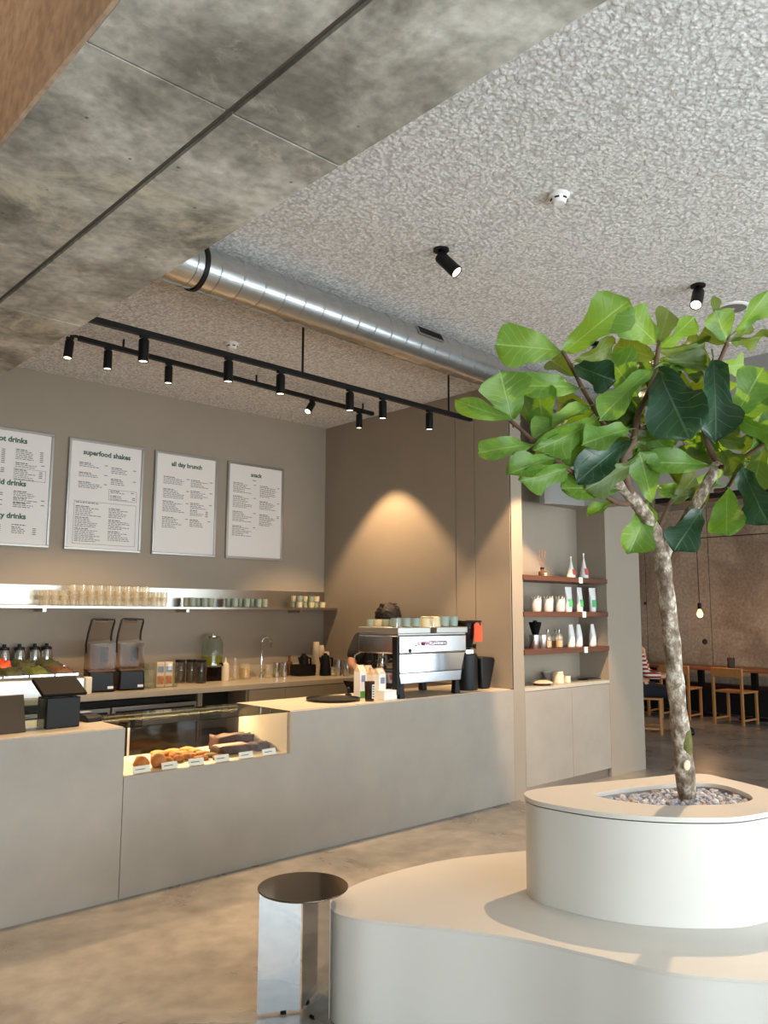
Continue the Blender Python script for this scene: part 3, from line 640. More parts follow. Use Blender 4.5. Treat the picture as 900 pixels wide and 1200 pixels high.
slab('brownie', 'choc', (3.07, 4.79), .27, .13, .085, 'tall crumbly chocolate brownie slab at the espresso end of the case', icing=False)
slab('brownie', 'choc', (3.16, 4.60), .10, .11, .05, 'low piece of brownie in front of the tall brownie slab', icing=False)
for i, (px, py) in enumerate(((185, 902), (222, 896), (266, 889), (289, 885), (311, 882), (332, 879))):
    names = ['by the round buns', 'by the almond cookies', 'by the pistachio cookies', 'by the iced loaf cake', 'by the tall brownie slab', 'nearest the lit end wall of the case']
    t = thing('price_card', 'small white folded price card '+names[i], 'price card', (CX0+.13+i*.175, YC+.055, DK), R(2))
    MB().poly_x([(-.012, 0), (.0, .036), (.002, .036), (-.009, 0)], -.052, .052).build('card', 'white', t)
    MB().box(-.038, .02, -.0078, -.0068, .016, .020).build('printed_line', 'ink', t)

# ------------------------------------------------------------------ niche: cabinet, worktop and shelves
nc = thing('niche_cabinet', 'greige two-door cabinet built in under the shelf niche', 'cabinet')
MB().box(NX0+.002, NX1-.002, YC+.022, YC+ND-.001, .085, HC-.03).build('body', 'cab', nc)
xm = onz(671, 905, .06).x; xm = ony(671, 850, YC).x
MB().box(NX0+.003, xm-.002, YC-.0, YC+.02, .085, HC-.034).build('door', 'counter', nc, bevel=.001)
MB().box(xm+.002, NX1-.003, YC-.0, YC+.02, .085, HC-.034).build('door', 'counter', nc, bevel=.001)
MB().box(NX0+.003, NX1-.003, YC+.03, YC+.05, 0, .083).build('plinth', 'brushed', nc)
MB().box(NX0+.001, NX1-.001, YC-.002, YC+ND-.001, HC-.03, HC).build('worktop', 'worktop', nc)
SHZ = (1.885, 1.565, 1.236)
for z, wd_ in zip(SHZ, ('top', 'middle', 'lowest')):
    s = thing('walnut_shelf', 'dark walnut shelf, %s of the three in the niche' % wd_, 'shelf', (0, 0, z), 0, 'walnut niche shelves')
    MB().box(NX0-.006, NX1-.004, YC-.015, YC+ND-.002, -.045, 0).build('board', 'walnut', s, bevel=.002)
    p = ony({'top': 681, 'middle': 684, 'lowest': 685}[wd_], 700, YC-.015)
    MB().box(p.x-.028, p.x+.028, YC-.0185, YC-.0155, -.052, .004).build('price_tag', 'white', s)

# ------------------------------------------------------------------ ceiling: duct, tracks, spots, detectors
DR = .125; dz = ZC-.045-DR
d0 = Vector((BX1+.002, 3.77, dz)); d1 = Vector((6.385, 3.985, dz)); dv = (d1-d0).normalized()
duct = thing('air_duct', 'round galvanised spiral ventilation duct below the sprayed ceiling', 'duct', d0)
duct.rotation_euler = dv.to_track_quat('X', 'Z').to_euler()
LN = (d1-d0).length; RY = Matrix.Rotation(R(90), 4, 'Y')
MB().lathe([(DR, 0), (DR, LN)], 40, M4=RY).build('pipe', 'galv', duct)
seam = MB().lathe([(DR, -.006), (DR+.003, -.004), (DR+.003, .004), (DR, .006)], 40, cap0=False, cap1=False, M4=RY @ Matrix.Identity(4)).mesh('seam'); seam.materials.append(M['galv'])
x = .06
while x < LN-.05:
    o = bpy.data.objects.new('seam', seam); COL.objects.link(o); o.parent = duct; o.location = (x, 0, 0); o.rotation_euler = (0, 0, R(5)); x += .148
cx = .42
cl = MB().lathe([(DR+.004, -.012), (DR+.009, -.012), (DR+.009, .012), (DR+.004, .012)], 40, cap0=False, cap1=False, M4=RY).build('clamp', 'black', duct); cl.location = (cx, 0, 0)
for s in (0,): MB().tube([(cx, 0, DR), (cx, 0, DR+.046)], .006, 6).build('hanger_rod', 'black', duct)
MB().tube([(cx-.02, -DR*.72, DR*.72), (cx+.02, -DR*.72, DR*.72)], .01, 6).build('clamp_bolt', 'black', duct)
# grille on the camera side of the pipe
gp = ony(507, 400, 3.74); gx0 = (Vector((gp.x, gp.y, gp.z))-d0).dot(dv)
gr = MB(); ga = R(18)
grille = MB().cbox(0, 0, 0, .26, .07, .008).build('grille', 'alu', duct); gm = Matrix.Translation((gx0, 0, 0)) @ Matrix.Rotation(R(90)-ga-R(10), 4, 'X') @ Matrix.Translation((0, 0, DR-.001))
grille.matrix_local = gm
for i in range(13):
    s = MB().cbox(-.114+i*.019, 0, .0082, .012, .056, .003).build('slat', 'black', grille)

ZTA, ZTB = 3.20, 3.49
def track(name, label, pa, pb, hangers, endhook=None):
    t = thing(name, label, 'light track', pa); v = pb-pa; L_ = v.length; t.rotation_euler = v.to_track_quat('X', 'Z').to_euler()
    MB().box(0, L_, -.018, .018, 0, .034).build('rail', 'black', t)
    for h in hangers: MB().tube([(h, 0, .034), (h, 0, ZC-pa.z)], .0085, 8).build('hanger_rod', 'black', t)
    return t
ta0 = Vector((BX1+.003, 4.425, ZTA)); ta1 = Vector((5.235, 4.515, ZTA))
ha = [(onz(361, 440, ZTA)-ta0).length, (onz(526, 487, ZTA)-ta0).length]
track('light_track', 'black suspended light track hung on rods nearer the round duct', ta0, ta1, ha)
tb0 = onz(92, 399, ZTB); tb1 = onz(437, 487, ZTB)
track('light_track', 'black light track close to the ceiling nearer the menu wall', tb0, tb1, [.35, 1.6, 2.9])
def tspot(name, label, top, tilt=(0, 0, -1), watts=20, cone=80, blend=.35, group=None, L_=.125, rad=.031, light=True, stem=.035, col=WARM):
    t = thing(name, label, 'spotlight', top, 0, group)
    dr = Vector(tilt).normalized(); q = dr.to_track_quat('-Z', 'Y').to_matrix().to_4x4()
    MB().cbox(0, 0, -.012, .05, .03, .012).build('adapter', 'black', t)
    MB().tube([(0, 0, -.01), (0, 0, -stem)], .008, 8).build('stem', 'black', t)
    c = Vector((0, 0, -stem)); m = Matrix.Translation(c) @ q
    MB().lathe([(rad*.9, .012), (rad, .004), (rad, -L_), (rad*.86, -L_), (rad*.86, -L_+.008)], 20, cap1=False, M4=m).build('housing', 'black', t)
    MB().lathe([(rad*.855, -L_+.008), (rad*.855, -L_+.005)], 20, M4=m).build('lens', 'lens', t)
    if light:
        lo = spot(t, Vector(top)+c+dr*(L_+.012), dr, watts, cone, blend, col)
    return t
AT = [(169, 'first'), (268, 'second'), (329, 'third'), (410, 'fourth'), (448.5, 'fifth'), (503, 'sixth')]
for px, nm in AT:
    f_ = lambda k: (ta0+(ta1-ta0)*k); lo, hi = 0., 1.
    for _ in range(40):
        mid = (lo+hi)/2; d = f_(mid)-EYE
        if 450+FPX*d.dot(_r)/d.dot(_f) < px: lo = mid
        else: hi = mid
    tspot('track_spotlight', 'black cylinder spotlight on the duct-side track, %s from the concrete beam' % nm, f_(lo), watts=58, group='duct-side track spotlights')
BTL = [(127, 'second', (0, 0, -1), 70), (198, 'third', (0, 0, -1), 70), (366, 'fourth, tilted,', (-.62, -.25, -.75), 40), (421, 'last', (0, 0, -1), 170)]
for px, nm, tl, wt in BTL:
    f_ = lambda k: (tb0+(tb1-tb0)*k); lo, hi = 0., 1.
    for _ in range(40):
        mid = (lo+hi)/2; d = f_(mid)-EYE
        if 450+FPX*d.dot(_r)/d.dot(_f) < px: lo = mid
        else: hi = mid
    p = f_(lo)
    tspot('track_spotlight', 'black cylinder spotlight on the menu-side track, %s from the concrete beam' % nm, p, tl, wt, cone=84 if px > 400 else 96, group='menu-side track spotlights')
p = tb0+Vector((-.07, -.02, .0))
hk = tspot('track_spotlight', 'black spotlight on the bent end of the menu-side track, first from the concrete beam', p+Vector((0, 0, .0)), (-.12, -.1, -1), 60, group='menu-side track spotlights')
MB().tube([(.09, .02, .017), (.05, .012, .024), (.01, .003, .012), (0, 0, -.02)], .011, 8).build('bent_arm', 'black', hk)
# surface spotlights on the sprayed ceiling
def cspot(label, px, py, tilt, watts, cone, blend=.5, col=WARM, L_=.14):
    top = onz(px, py, ZC); t = tspot('ceiling_spotlight', label, top, tilt, watts, cone, blend, 'ceiling spotlights', L_=L_, rad=.036, stem=.05, col=col)
    MB().lathe([(.045, -.012), (.045, -.0005)], 20).build('rose', 'black', t); return t
PEACH = (1.0, .66, .38)
cspot('black ceiling spotlight above open floor, between smoke detector and duct', 517, 292, (.25, -.62, -.75), 30, 95, .8, PEACH)
cspot('black ceiling spotlight shining above the fig tree crown', 818, 334, (-.66, -.16, -.85), 250, 84, .8, PEACH)
cspot('black ceiling spotlight half hidden behind the fig leaves', 699, 402, (.31, .47, -.83), 430, 41, .3, PEACH)
et = tspot('ceiling_spotlight', 'black unseen spotlight added to warm the beam side', (-1.1, 2.6, 4.05), (1.0, -.05, -.35), 34, 90, .8, 'ceiling spotlights', L_=.14, rad=.036, stem=.05, col=PEACH)  # lamp added out of view to warm the side of the beam
def disc(name, label, cat, px, py, prof, m, extra=None):
    t = thing(name, label, cat, onz(px, py, ZC)); MB().lathe(prof, 28).build('housing', m, t)
    if extra:
        for (r0, z0, r1) in extra: MB().lathe([(r0, z0), (r1, z0-.002)], 28, cap0=False, cap1=False).build('sensor_slot' if name == 'smoke_detector' else 'grille', 'black' if name == 'smoke_detector' else 'alu', t)
    return t
prof = [(.052, -.0005), (.052, -.014), (.044, -.018), (.034, -.04), (.026, -.046), (.002, -.046)]
sd = disc('smoke_detector', 'white round smoke detector alone on the sprayed ceiling', 'smoke detector', 655, 228, prof, 'white')
for a in range(6):
    MB().cbox(.0385, 0, -.032, .006, .022, .008).xf(Matrix.Rotation(R(a*60+20), 4, 'Z')).build('vent_slot', 'black', sd)
sd2 = disc('smoke_detector', 'small white smoke detector on the ceiling between track and duct', 'smoke detector', 272, 402, prof, 'white')
for a in range(6):
    MB().cbox(.0385, 0, -.032, .006, .022, .008).xf(Matrix.Rotation(R(a*60+20), 4, 'Z')).build('vent_slot', 'black', sd2)
disc('ceiling_speaker', 'flat round white ceiling speaker above the fig tree', 'speaker', 858, 360, [(.11, -.0005), (.11, -.008), (.10, -.012), (.002, -.012)], 'white', [(.09, -.0125, .02)])

# ------------------------------------------------------------------ menu boards
def lines(mb, x0, x1, y, n, r, lh=.0125, th=.0052, first=.5, gap=1.0):
    """n rows of broken word bars, top row short (title)"""
    for i in range(n):
        frac = first if i == 0 else r.uniform(.55, 1.0)
        xe = x0+(x1-x0)*frac; x = x0
        while x < xe-.004:
            wl = min(r.uniform(.012, .04), xe-x); t = th*(1.35 if i == 0 else 1)
            n0 = len(mb.v); mb.v += [(x, 0, y-t), (x+wl, 0, y-t), (x+wl, 0, y), (x, 0, y)]; mb.f.append((n0, n0+1, n0+2, n0+3)); x += wl+.006
        y -= lh*gap*1.25
    return y
BZ0, BZ1 = 2.079, 3.052
def board(x0, x1, label, heads, layout, seed):
    t = thing('menu_board', label, 'menu board', ((x0+x1)/2, YB-.001, BZ0), 0, 'framed menus on the bar wall'); w = x1-x0; h = BZ1-BZ0; fw = .022; D = .026
    MB().box(-w/2, w/2, -.012, 0, 0, h).build('backing', 'alu', t)
    for nm, a in (('frame_bar', (-w/2, w/2, h-fw, h)), ('frame_bar', (-w/2, w/2, 0, fw)), ('frame_bar', (-w/2, -w/2+fw, fw+.0004, h-fw-.0004)), ('frame_bar', (w/2-fw, w/2, fw+.0004, h-fw-.0004))):
        MB().box(a[0], a[1], -D, -.0125, a[2], a[3]).build(nm, 'alu', t, bevel=.003)
    MB().box(-w/2+.012, w/2-.012, -.016, -.0125, .012, h-.012).build('poster', 'paper', t)
    for cx_, cz_ in ((-1, 0), (1, 0), (-1, 1), (1, 1)):
        MB().lathe([(.007, 0), (.006, .004)], 10, M4=Matrix.Rotation(R(90), 4, 'X')).build('corner_clip', 'white', t).location = (cx_*(w/2-.035), -.016, .035 if cz_ == 0 else h-.035)
    for s, size, hx, hz in heads:
        me = text_mesh(s, size, .0022); o = obj('heading', me, 'inkgreen', t); o.location = (hx*w, -.0168, hz*h); o.rotation_euler = (R(90), 0, 0)
    r = random.Random(seed); mb = MB()
    for (xa, xb, zt, n, price) in layout:
        lines(mb, xa*w, xb*w, zt*h, n, r)
        for kk in range(price):
            n0 = len(mb.v); y = zt*h-.004-kk*.0157; x = (xb+.02)*w
            mb.v += [(x, 0, y-.006), (x+.028, 0, y-.006), (x+.028, 0, y), (x, 0, y)]; mb.f.append((n0, n0+1, n0+2, n0+3))
    return t, mb, w, h
def fin(t, mb):
    o = mb.build('small_print', 'ink', t, smooth=False); o.location = (0, -.0166, 0); o['kind'] = 'stuff'
def rect(mb, x0, x1, z0, z1, th=.0025):
    for a in ((x0, x1, z1-th, z1), (x0, x1, z0, z0+th), (x0, x0+th, z0, z1), (x1-th, x1, z0, z1)):
        n = len(mb.v); mb.v += [(a[0], 0, a[2]), (a[1], 0, a[2]), (a[1], 0, a[3]), (a[0], 0, a[3])]; mb.f.append((n, n+1, n+2, n+3))
t, mb, w_, h_ = board(1.872, 2.572, 'framed menu board headed hot drinks and cold drinks, cut by the picture edge', [('hot drinks', .062, 0, .885), ('cold drinks', .062, 0, .515), ('milky drinks', .062, 0, .235)],
    [(-.42, -.12, .82, 8, 8), (-.42, -.12, .66, 3, 3), (.06, .32, .83, 6, 6), (.06, .34, .715, 3, 1), (.06, .32, .655, 6, 4), (-.42, -.12, .45, 2, 2), (-.42, -.12, .39, 2, 1), (-.42, -.12, .35, 2, 1), (.06, .36, .47, 4, 0), (.06, .36, .41, 3, 1), (.06, .36, .37, 3, 1), (-.42, -.12, .18, 5, 5), (.06, .38, .185, 1, 0), (.06, .28, .165, 4, 4)], 1); rect(mb, .05*w_, .42*w_, .565*h_, .665*h_); fin(t, mb)
t, mb, w_, h_ = board(2.70, 3.396, 'framed menu board headed superfood shakes', [('superfood shakes', .062, 0, .865)],
    [(-.36, -.05, .79, 3, 1), (-.36, -.05, .70, 3, 1), (-.36, -.05, .615, 4, 1), (.06, .34, .775, 4, 1), (.06, .34, .67, 4, 1), (.06, .32, .56, 2, 1), (.06, .34, .515, 3, 2), (-.38, .2, .43, 1, 0),
     (-.38, -.04, .395, 6, 0), (-.38, -.04, .295, 6, 0), (-.38, -.04, .195, 8, 0), (.05, .36, .395, 6, 0), (.05, .36, .29, 6, 0), (.05, .36, .185, 6, 0)], 2); rect(mb, -.4*w_, .42*w_, .055*h_, .44*h_); rect(mb, .04*w_, .42*w_, .47*h_, .57*h_); fin(t, mb)
t, mb, w_, h_ = board(3.508, 4.178, 'framed menu board headed all day brunch', [('all day brunch', .058, 0, .87)],
    [(-.36, -.02, .76, 5, 1), (-.36, -.02, .64, 6, 1), (-.36, -.02, .52, 7, 1), (-.36, -.02, .365, 7, 1), (.07, .36, .755, 5, 1), (.07, .36, .645, 5, 1), (.07, .36, .525, 4, 1), (.07, .3, .455, 4, 4), (.07, .34, .36, 5, 1)], 3); fin(t, mb)
t, mb, w_, h_ = board(4.296, 4.978, 'framed menu board headed with one short word, nearest the end wall', [('snack', .058, 0, .87)],
    [(-.4, -.06, .79, 7, 1), (-.4, -.06, .65, 8, 1), (-.4, -.06, .49, 7, 1), (-.4, -.06, .34, 7, 1), (-.06, .06, .835, 1, 0), (.07, .37, .785, 8, 1), (.07, .37, .62, 6, 1), (.07, .37, .48, 8, 2)], 4); fin(t, mb)

# ------------------------------------------------------------------ steel wall shelf, tumblers, sage cups
SZ = 1.597
sh = thing('wall_shelf', 'long polished steel wall shelf with upright back plate', 'shelf', (0, YB-.001, SZ))
MB().box(.9, XE-.012, -.24, 0, -.022, 0).build('plate', 'shelfsteel', sh, bevel=.001)
MB().box(.9, XE-.012, -.012, 0, .0005, .172).build('back_plate', 'shelfsteel', sh)
for bx in (1.2, 2.5, 3.8, 5.1): MB().box(bx-.015, bx+.015, -.2, 0, -.05, -.0225).build('bracket', 'shelfsteel', sh)
gprof = [(.027, 0), (.034, .082), (.0325, .082), (.026, .006), (.001, .006)]
gl = MB().lathe(gprof, 14, cap0=True, cap1=False).mesh('glass_tumbler'); gl.materials.append(M['glassware'])
cols = []
for i in range(14):
    px = 50+i*10.6
    cols.append((px, 2 if i < 3 else (2 if i > 11 else 3)))
for i, (px, hn) in enumerate(cols):
    for row, yy in ((0, YB-.075), (1, YB-.165)):
        p = ony(px+(4 if row else 0), 700, yy)
        for k in range(hn):
            o = bpy.data.objects.new('glass_tumbler', gl); COL.objects.link(o); o.location = (p.x, yy, SZ+.0005+k*.046*(1 if True else 1))
            tag(o, 'clear glass tumbler nested in the long row on the steel wall shelf', 'glass', 'stacked tumblers on the steel wall shelf')
cprof = [(.022, 0), (.03, .004), (.034, .06), (.031, .06), (.027, .008), (.001, .006)]
cupm = {k: MB().lathe(cprof, 16, cap1=False).mesh('ceramic_cup') for k in ('sage', 'sageblue', 'bone', 'cream')}
for k in cupm: cupm[k].materials.append(M[k])
def cup(kind, loc, label, group, scale=1, flip=False):
    o = bpy.data.objects.new('ceramic_cup', cupm[kind]); COL.objects.link(o); o.location = loc; o.scale = (scale, scale, scale)
    if flip: o.rotation_euler = (R(180), 0, 0)
    return tag(o, label, 'cup', group)
def shelfcups(pxs, lev, label, group, kinds=('sage', 'sageblue'), zs=1.0):
    for i, px in enumerate(pxs):
        yy = YB-.10-(.07 if i % 2 else 0); p = ony(px, 700, yy)
        for k in range(lev[i]): cup(kinds[(i+k) % len(kinds)], (p.x, yy, SZ+.0005+k*.061), label, group).scale = (1, 1, zs)
shelfcups([219, 226, 233, 240, 247], [1, 1, 1, 1, 1], 'sage green ceramic cup in the small cluster right of the tumblers', 'sage cups beside the tumblers', zs=1.4)
shelfcups([268, 275, 282, 289, 296, 303, 310], [1]*7, 'sage green ceramic cup in the middle cluster on the steel shelf', 'sage cups in the middle of the shelf', zs=1.4)
shelfcups([345, 351, 358, 365, 371, 378], [2, 2, 2, 2, 2, 1], 'pale sage ceramic cup in the double-height stack by the end wall', 'sage cups stacked by the end wall', ('sage', 'bone'))

# ------------------------------------------------------------------ back counter and its cabinets
bc = thing('back_counter', 'long worktop along the wall behind the bar', 'worktop')
MB().box(-1.2, XE-.008, BCY, YB-.001, BCZ-.045, BCZ).build('top', 'steeltop', bc, bevel=.001)
MB().box(-1.2, XE-.008, YB-.012, YB-.001, BCZ+.0005, BCZ+.11).build('upstand', 'steeltop', bc)
xs = [onz(q, 815, BCZ-.05).x for q in (236,)]
xa = ony(236, 816, BCY).x; xb = ony(292, 812, BCY).x; xcd = ony(381, 800, BCY).x; xcm = ony(335, 806, BCY).x
def carcass(name, label, x0, x1, doors, cat='cabinet'):
    t = thing(name, label, cat, (0, BCY, 0)); zt = BCZ-.0455
    MB().box(x0, x0+.02, .022, .6, 0, zt).box(x1-.02, x1, .022, .6, 0, zt).box(x0+.02, x1-.02, .58, .6, 0, zt).box(x0+.02, x1-.02, .03, .58, .08, .1).build('body', 'cab', t)
    return t
t = carcass('refrigerator_base', 'black-fronted low refrigerator under the blenders', 1.3, xa, 0, 'refrigerator')
zt = BCZ-.06
MB().box(1.33, xa-.03, .045, .06, zt-.035, zt).build('vent_grille', 'black', t)
n = 3; wd2 = (xa-1.36)/n
for i in range(n):
    d = MB().box(1.345+i*wd2, 1.34+(i+1)*wd2-.012, .02, .045, .12, zt-.05).build('door', 'brushed', t, bevel=.003)
    MB().box(1.345+i*wd2+.03, 1.34+(i+1)*wd2-.04, .005, .019, zt-.10, zt-.08).build('handle', 'black', d)
t = carcass('open_base_unit', 'open dark base unit in the middle of the back counter', xa+.003, xb-.002, 0)
MB().box(xa+.025, xb-.024, .3, .31, .1, zt).build('back_panel', 'dark', t)
MB().box(xa+.025, xb-.024, .05, .29, .45, .47).build('shelf', 'dark', t)
t = carcass('base_cabinet', 'greige base cabinet with flat doors below the tap', xb, XE-.010, 0)
for xx0, xx1 in ((xb+.002, xcm-.002), (xcm+.002, xcd-.002), (xcd+.002, XE-.012)): MB().box(xx0, xx1, 0, .02, .1, BCZ-.052).build('door', 'cab', t, bevel=.001)

# ------------------------------------------------------------------ things on the back counter
Z2 = BCZ+.0005
def bx_(px, yy, py=790): p = ony(px, py, yy); return p.x
# salad station with sunken pans
sx0, sx1, sy0 = 1.45, 2.64, 6.20
sal = thing('salad_station', 'stainless steel countertop salad station with sloping food pans', 'salad bar', (sx0, sy0, Z2))
W = sx1-sx0
MB().poly_x([(0, 0), (.0, .13), (.03, .145), (.58, .235), (.595, .22), (.595, 0)], 0, W).build('body', 'brushed', sal, bevel=.004)
MB().box(W, W+.055, -.02, .06, .0, .135).build('side_bracket', 'cream', sal, bevel=.01)
foods = [('tomato', 'red orange cut tomatoes'), ('tomato', 'orange pepper pieces'), ('herb', 'dark green herbs'), ('greens', 'bright green salad')]
slope = math.atan2(.09, .57)
names = {0: ['beans', 'herb', 'tomato', 'tomato'], 1: ['herb', 'herb', 'tomato', 'tomato']}
desc = {(0, 0): 'brown beans in the front pan nearest the blenders', (0, 1): 'chopped green salad in the second front pan from the blenders', (0, 2): 'dark herbs and orange peppers in the third front pan', (0, 3): 'orange tomato pieces in the front pan at the picture edge',
        (1, 0): 'dark olive herbs in the rear pan nearest the blenders', (1, 1): 'green herbs in the second rear pan from the blenders', (1, 2): 'orange tomatoes in the third rear pan', (1, 3): 'red peppers in the rear pan at the picture edge'}
fm = {(0, 0): 'beans', (0, 1): 'greens', (0, 2): 'herb', (0, 3): 'tomato', (1, 0): 'herb', (1, 1): 'herb', (1, 2): 'tomato', (1, 3): 'tomato'}
for row in (0, 1):
    for k in range(4):
        ww = .175; x1 = W-.03-k*(ww+.012); x0 = x1-ww; y0 = .05+row*.27; y1 = y0+.25
        zf = lambda y: .148+(y-.03)*.158
        rim = MB()
        for a in ((x0, x1, y0, y0+.012), (x0, x1, y1-.012, y1), (x0, x0+.012, y0+.0125, y1-.0125), (x1-.012, x1, y0+.0125, y1-.0125)):
            rim.v += [(a[0], a[2], zf(a[2])-.002), (a[1], a[2], zf(a[2])-.002), (a[1], a[3], zf(a[3])-.002), (a[0], a[3], zf(a[3])-.002)]+[(a[0], a[2], zf(a[2])+.012), (a[1], a[2], zf(a[2])+.012), (a[1], a[3], zf(a[3])+.012), (a[0], a[3], zf(a[3])+.012)]
            n = len(rim.v)-8; rim.f += [tuple(n+i for i in q) for q in ((0, 3, 2, 1), (4, 5, 6, 7), (0, 1, 5, 4), (1, 2, 6, 5), (2, 3, 7, 6), (3, 0, 4, 7))]
        rim.build('pan_rim', 'steel', sal)
        g = 9; fb = MB(); rr = random.Random(row*7+k)
        for i in range(g):
            for j in range(g):
                u, v = i/(g-1), j/(g-1); yy = y0+.016+v*(y1-y0-.032); ed = min(u, 1-u, v, 1-v)
                lift = (0 if ed < .01 else .018+rr.uniform(0, .022)*(2.0 if fm[row, k] == 'tomato' else 1))
                fb.v.append((x0+.016+u*(ww-.032), yy, zf(yy)+.001+lift))
        for i in range(g-1):
            for j in range(g-1): a = i*g+j; fb.f.append((a, a+g, a+g+1, a+1))
        fo = fb.build('pan_food', fm[row, k], smooth=True, ang=80); fo.location = (sx0, sy0, Z2); tag(fo, desc[row, k], 'food', 'food in the salad station', 'stuff')
# steel flasks behind it
for i, px in enumerate((3, 21, 39, 53)):
    x = bx_(px, 6.855)
    t = thing('steel_flask', 'tall polished steel flask behind the salad station, %s from the blenders' % ('fourth', 'third', 'second', 'first')[i], 'flask', (x, 6.855, Z2), 0, 'steel flasks')
    MB().lathe([(.046, 0), (.048, .01), (.048, .30), (.04, .325)], 20, cap1=False).build('body', 'steel', t)
    MB().lathe([(.041, .3255), (.041, .345), (.014, .352), (.014, .372), (.001, .374)], 20).build('lid', 'blackp', t)
# blenders with raised sound shield
def blender(px, label):
    x = bx_(px, 6.42, 812); t = thing('blender', label, 'blender', (x, 6.42, Z2), R(-12), 'bar blenders')
    b = MB().cbox(0, 0, 0, .215, .24, .16, .008, .008).build('motor_base', 'blackp', t, bevel=.015)
    MB().box(.045, .09, -.1215, -.119, .025, .045).build('badge', 'white', b)
    sh_ = MB()
    for a in ((-.10, .10, -.105, -.101), (-.10, -.096, -.1005, .1005), (.096, .10, -.1005, .1005), (-.10, .10, .101, .105)): sh_.box(*a, .165, .38)
    sh_.build('sound_shield', 'plasticclear', t)
    MB().box(-.103, .103, -.108, .108, .1605, .172).build('gasket', 'beans', t)
    j = MB().lathe([(.048, .17), (.055, .18), (.072, .36), (.069, .36), (.052, .185), (.001, .182)], 16, cap1=False).build('jar', 'plasticclear', t)
    MB().box(-.008, .05, -.085, -.06, .235, .35).build('jar_handle', 'blackp', j, bevel=.008)
    arcs = [(-.11, .10, .30), (-.112, .09, .40), (-.10, .10, .47), (-.075, .14, .57), (-.06, .145, .585)]
    lid = MB()
    lid.tube([(-.112, -.02, .30), (-.112, -.01, .38), (-.095, .02, .46), (-.065, .05, .565), (-.05, .055, .578), (.08, .055, .572), (.115, .052, .57), (.115, .048, .55), (.09, .02, .47), (.082, .0, .42), (.082, -.01, .40)], .0085, 8)
    lo = lid.build('raised_lid_frame', 'blackp', t)
    MB().tube([(-.04, .045, .556), (.06, .045, .553)], .012, 8).build('lid_grip', 'steel', lo)
    pm = MB(); pm.v = [(-.105, -.01, .39), (.078, -.004, .41), (.106, .05, .56), (-.062, .05, .565), (-.105, -.006, .39), (.078, .0, .41), (.106, .054, .56), (-.062, .054, .565)]; pm.f = [(0, 1, 2, 3), (7, 6, 5, 4), (0, 4, 5, 1), (1, 5, 6, 2), (2, 6, 7, 3), (3, 7, 4, 0)]
    pm.build('raised_lid_pane', 'plasticclear', lo)
    return t
blender(115, 'black blender with raised clear lid, next to the salad station')
blender(150, 'black blender with raised clear lid, next to the clear box of cartons')
def vessel(name, label, cat, px, yy, prof, m, seg=18, base=Z2, group=None, py=790, loc=None):
    o = MB().lathe(prof, seg, cap1=False).build(name, m); o.location = loc or (bx_(px, yy, py), yy, base); return tag(o, label, cat, group)
def openb(mb, x0, x1, y0, y1, h, th=.003):
    mb.box(x0, x1, y0, y1, 0, th).box(x0, x1, y0, y0+th, th, h).box(x0, x1, y1-th, y1, th, h).box(x0, x0+th, y0+th, y1-th, th, h).box(x1-th, x1, y0+th, y1-th, th, h); return mb
bxx = bx_(186, 6.45, 805)
o = openb(MB(), -.15, .12, -.10, .10, .20).build('acrylic_box', 'glass'); o.location = (bxx, 6.45, Z2); tag(o, 'clear acrylic box holding two printed cartons', 'box')
for i, dx in enumerate((-.005, .072)):
    t = thing('printed_carton', 'orange and white printed carton inside the acrylic box, %s' % ('next to the blenders', 'on the dispenser side')[i], 'carton', (bxx+dx, 6.44, Z2+.0035))
    MB().cbox(0, 0, 0, .07, .05, .205).build('box', 'kraft', t); MB().box(-.03, .03, -.0265, -.0255, .02, .09).build('fruit_print', 'cartonprint', t); MB().box(-.028, .028, -.0265, -.0255, .12, .17).build('title_print', 'blueprint', t)
for i, (px, yy) in enumerate(((211, 6.70), (224, 6.66), (235.5, 6.54))):
    t = thing('storage_jar', 'smoky glass storage jar with flat lid, %s of the three before the dispenser' % ('first', 'second', 'third')[i], 'jar', (bx_(px, yy), yy, Z2), 0, 'smoky storage jars')
    MB().lathe([(.044, 0), (.048, .006), (.048, .17), (.042, .185), (.039, .185), (.045, .17), (.045, .01), (.001, .008)], 18, cap1=False).build('body', 'jarglass', t); MB().lathe([(.044, .1855), (.046, .19), (.046, .205), (.001, .207)], 18).build('lid', 'blackp', t)
xd = bx_(248, 6.74)
o = openb(MB(), -.1, .1, -.09, .09, .125, .004).build('dispenser_stand', 'smoke'); o.location = (xd, 6.74, Z2); tag(o, 'translucent square riser box under the drinks dispenser', 'riser')
t = thing('drinks_dispenser', 'glass drinks dispenser of pale yellow lemonade with steel lid', 'drinks dispenser', (xd, 6.74, Z2+.1255))
MB().lathe([(.09, 0), (.10, .012), (.10, .21), (.085, .25), (.07, .262), (.067, .262), (.082, .245), (.096, .21), (.096, .015), (.001, .012)], 24, cap1=False).build('jar', 'glass', t)
MB().lathe([(.094, .016), (.094, .10), (.001, .10)], 24).build('lemonade', 'liquid', t)
MB().lathe([(.072, .2625), (.074, .266), (.074, .285), (.02, .29), (.018, .305), (.001, .306)], 24).build('lid', 'steel', t)
tp_ = MB().tube([(.03, -.095, .035), (.03, -.13, .035), (.03, -.138, .015)], .009, 8).build('tap', 'blackp', t)
o = vessel('squeeze_bottle', 'cream squeeze bottle beside the drinks dispenser', 'bottle', 264, 6.62, [(.033, 0), (.035, .01), (.035, .13), (.03, .155), (.012, .17), (.006, .2), (.004, .215), (.001, .215)], 'cream')
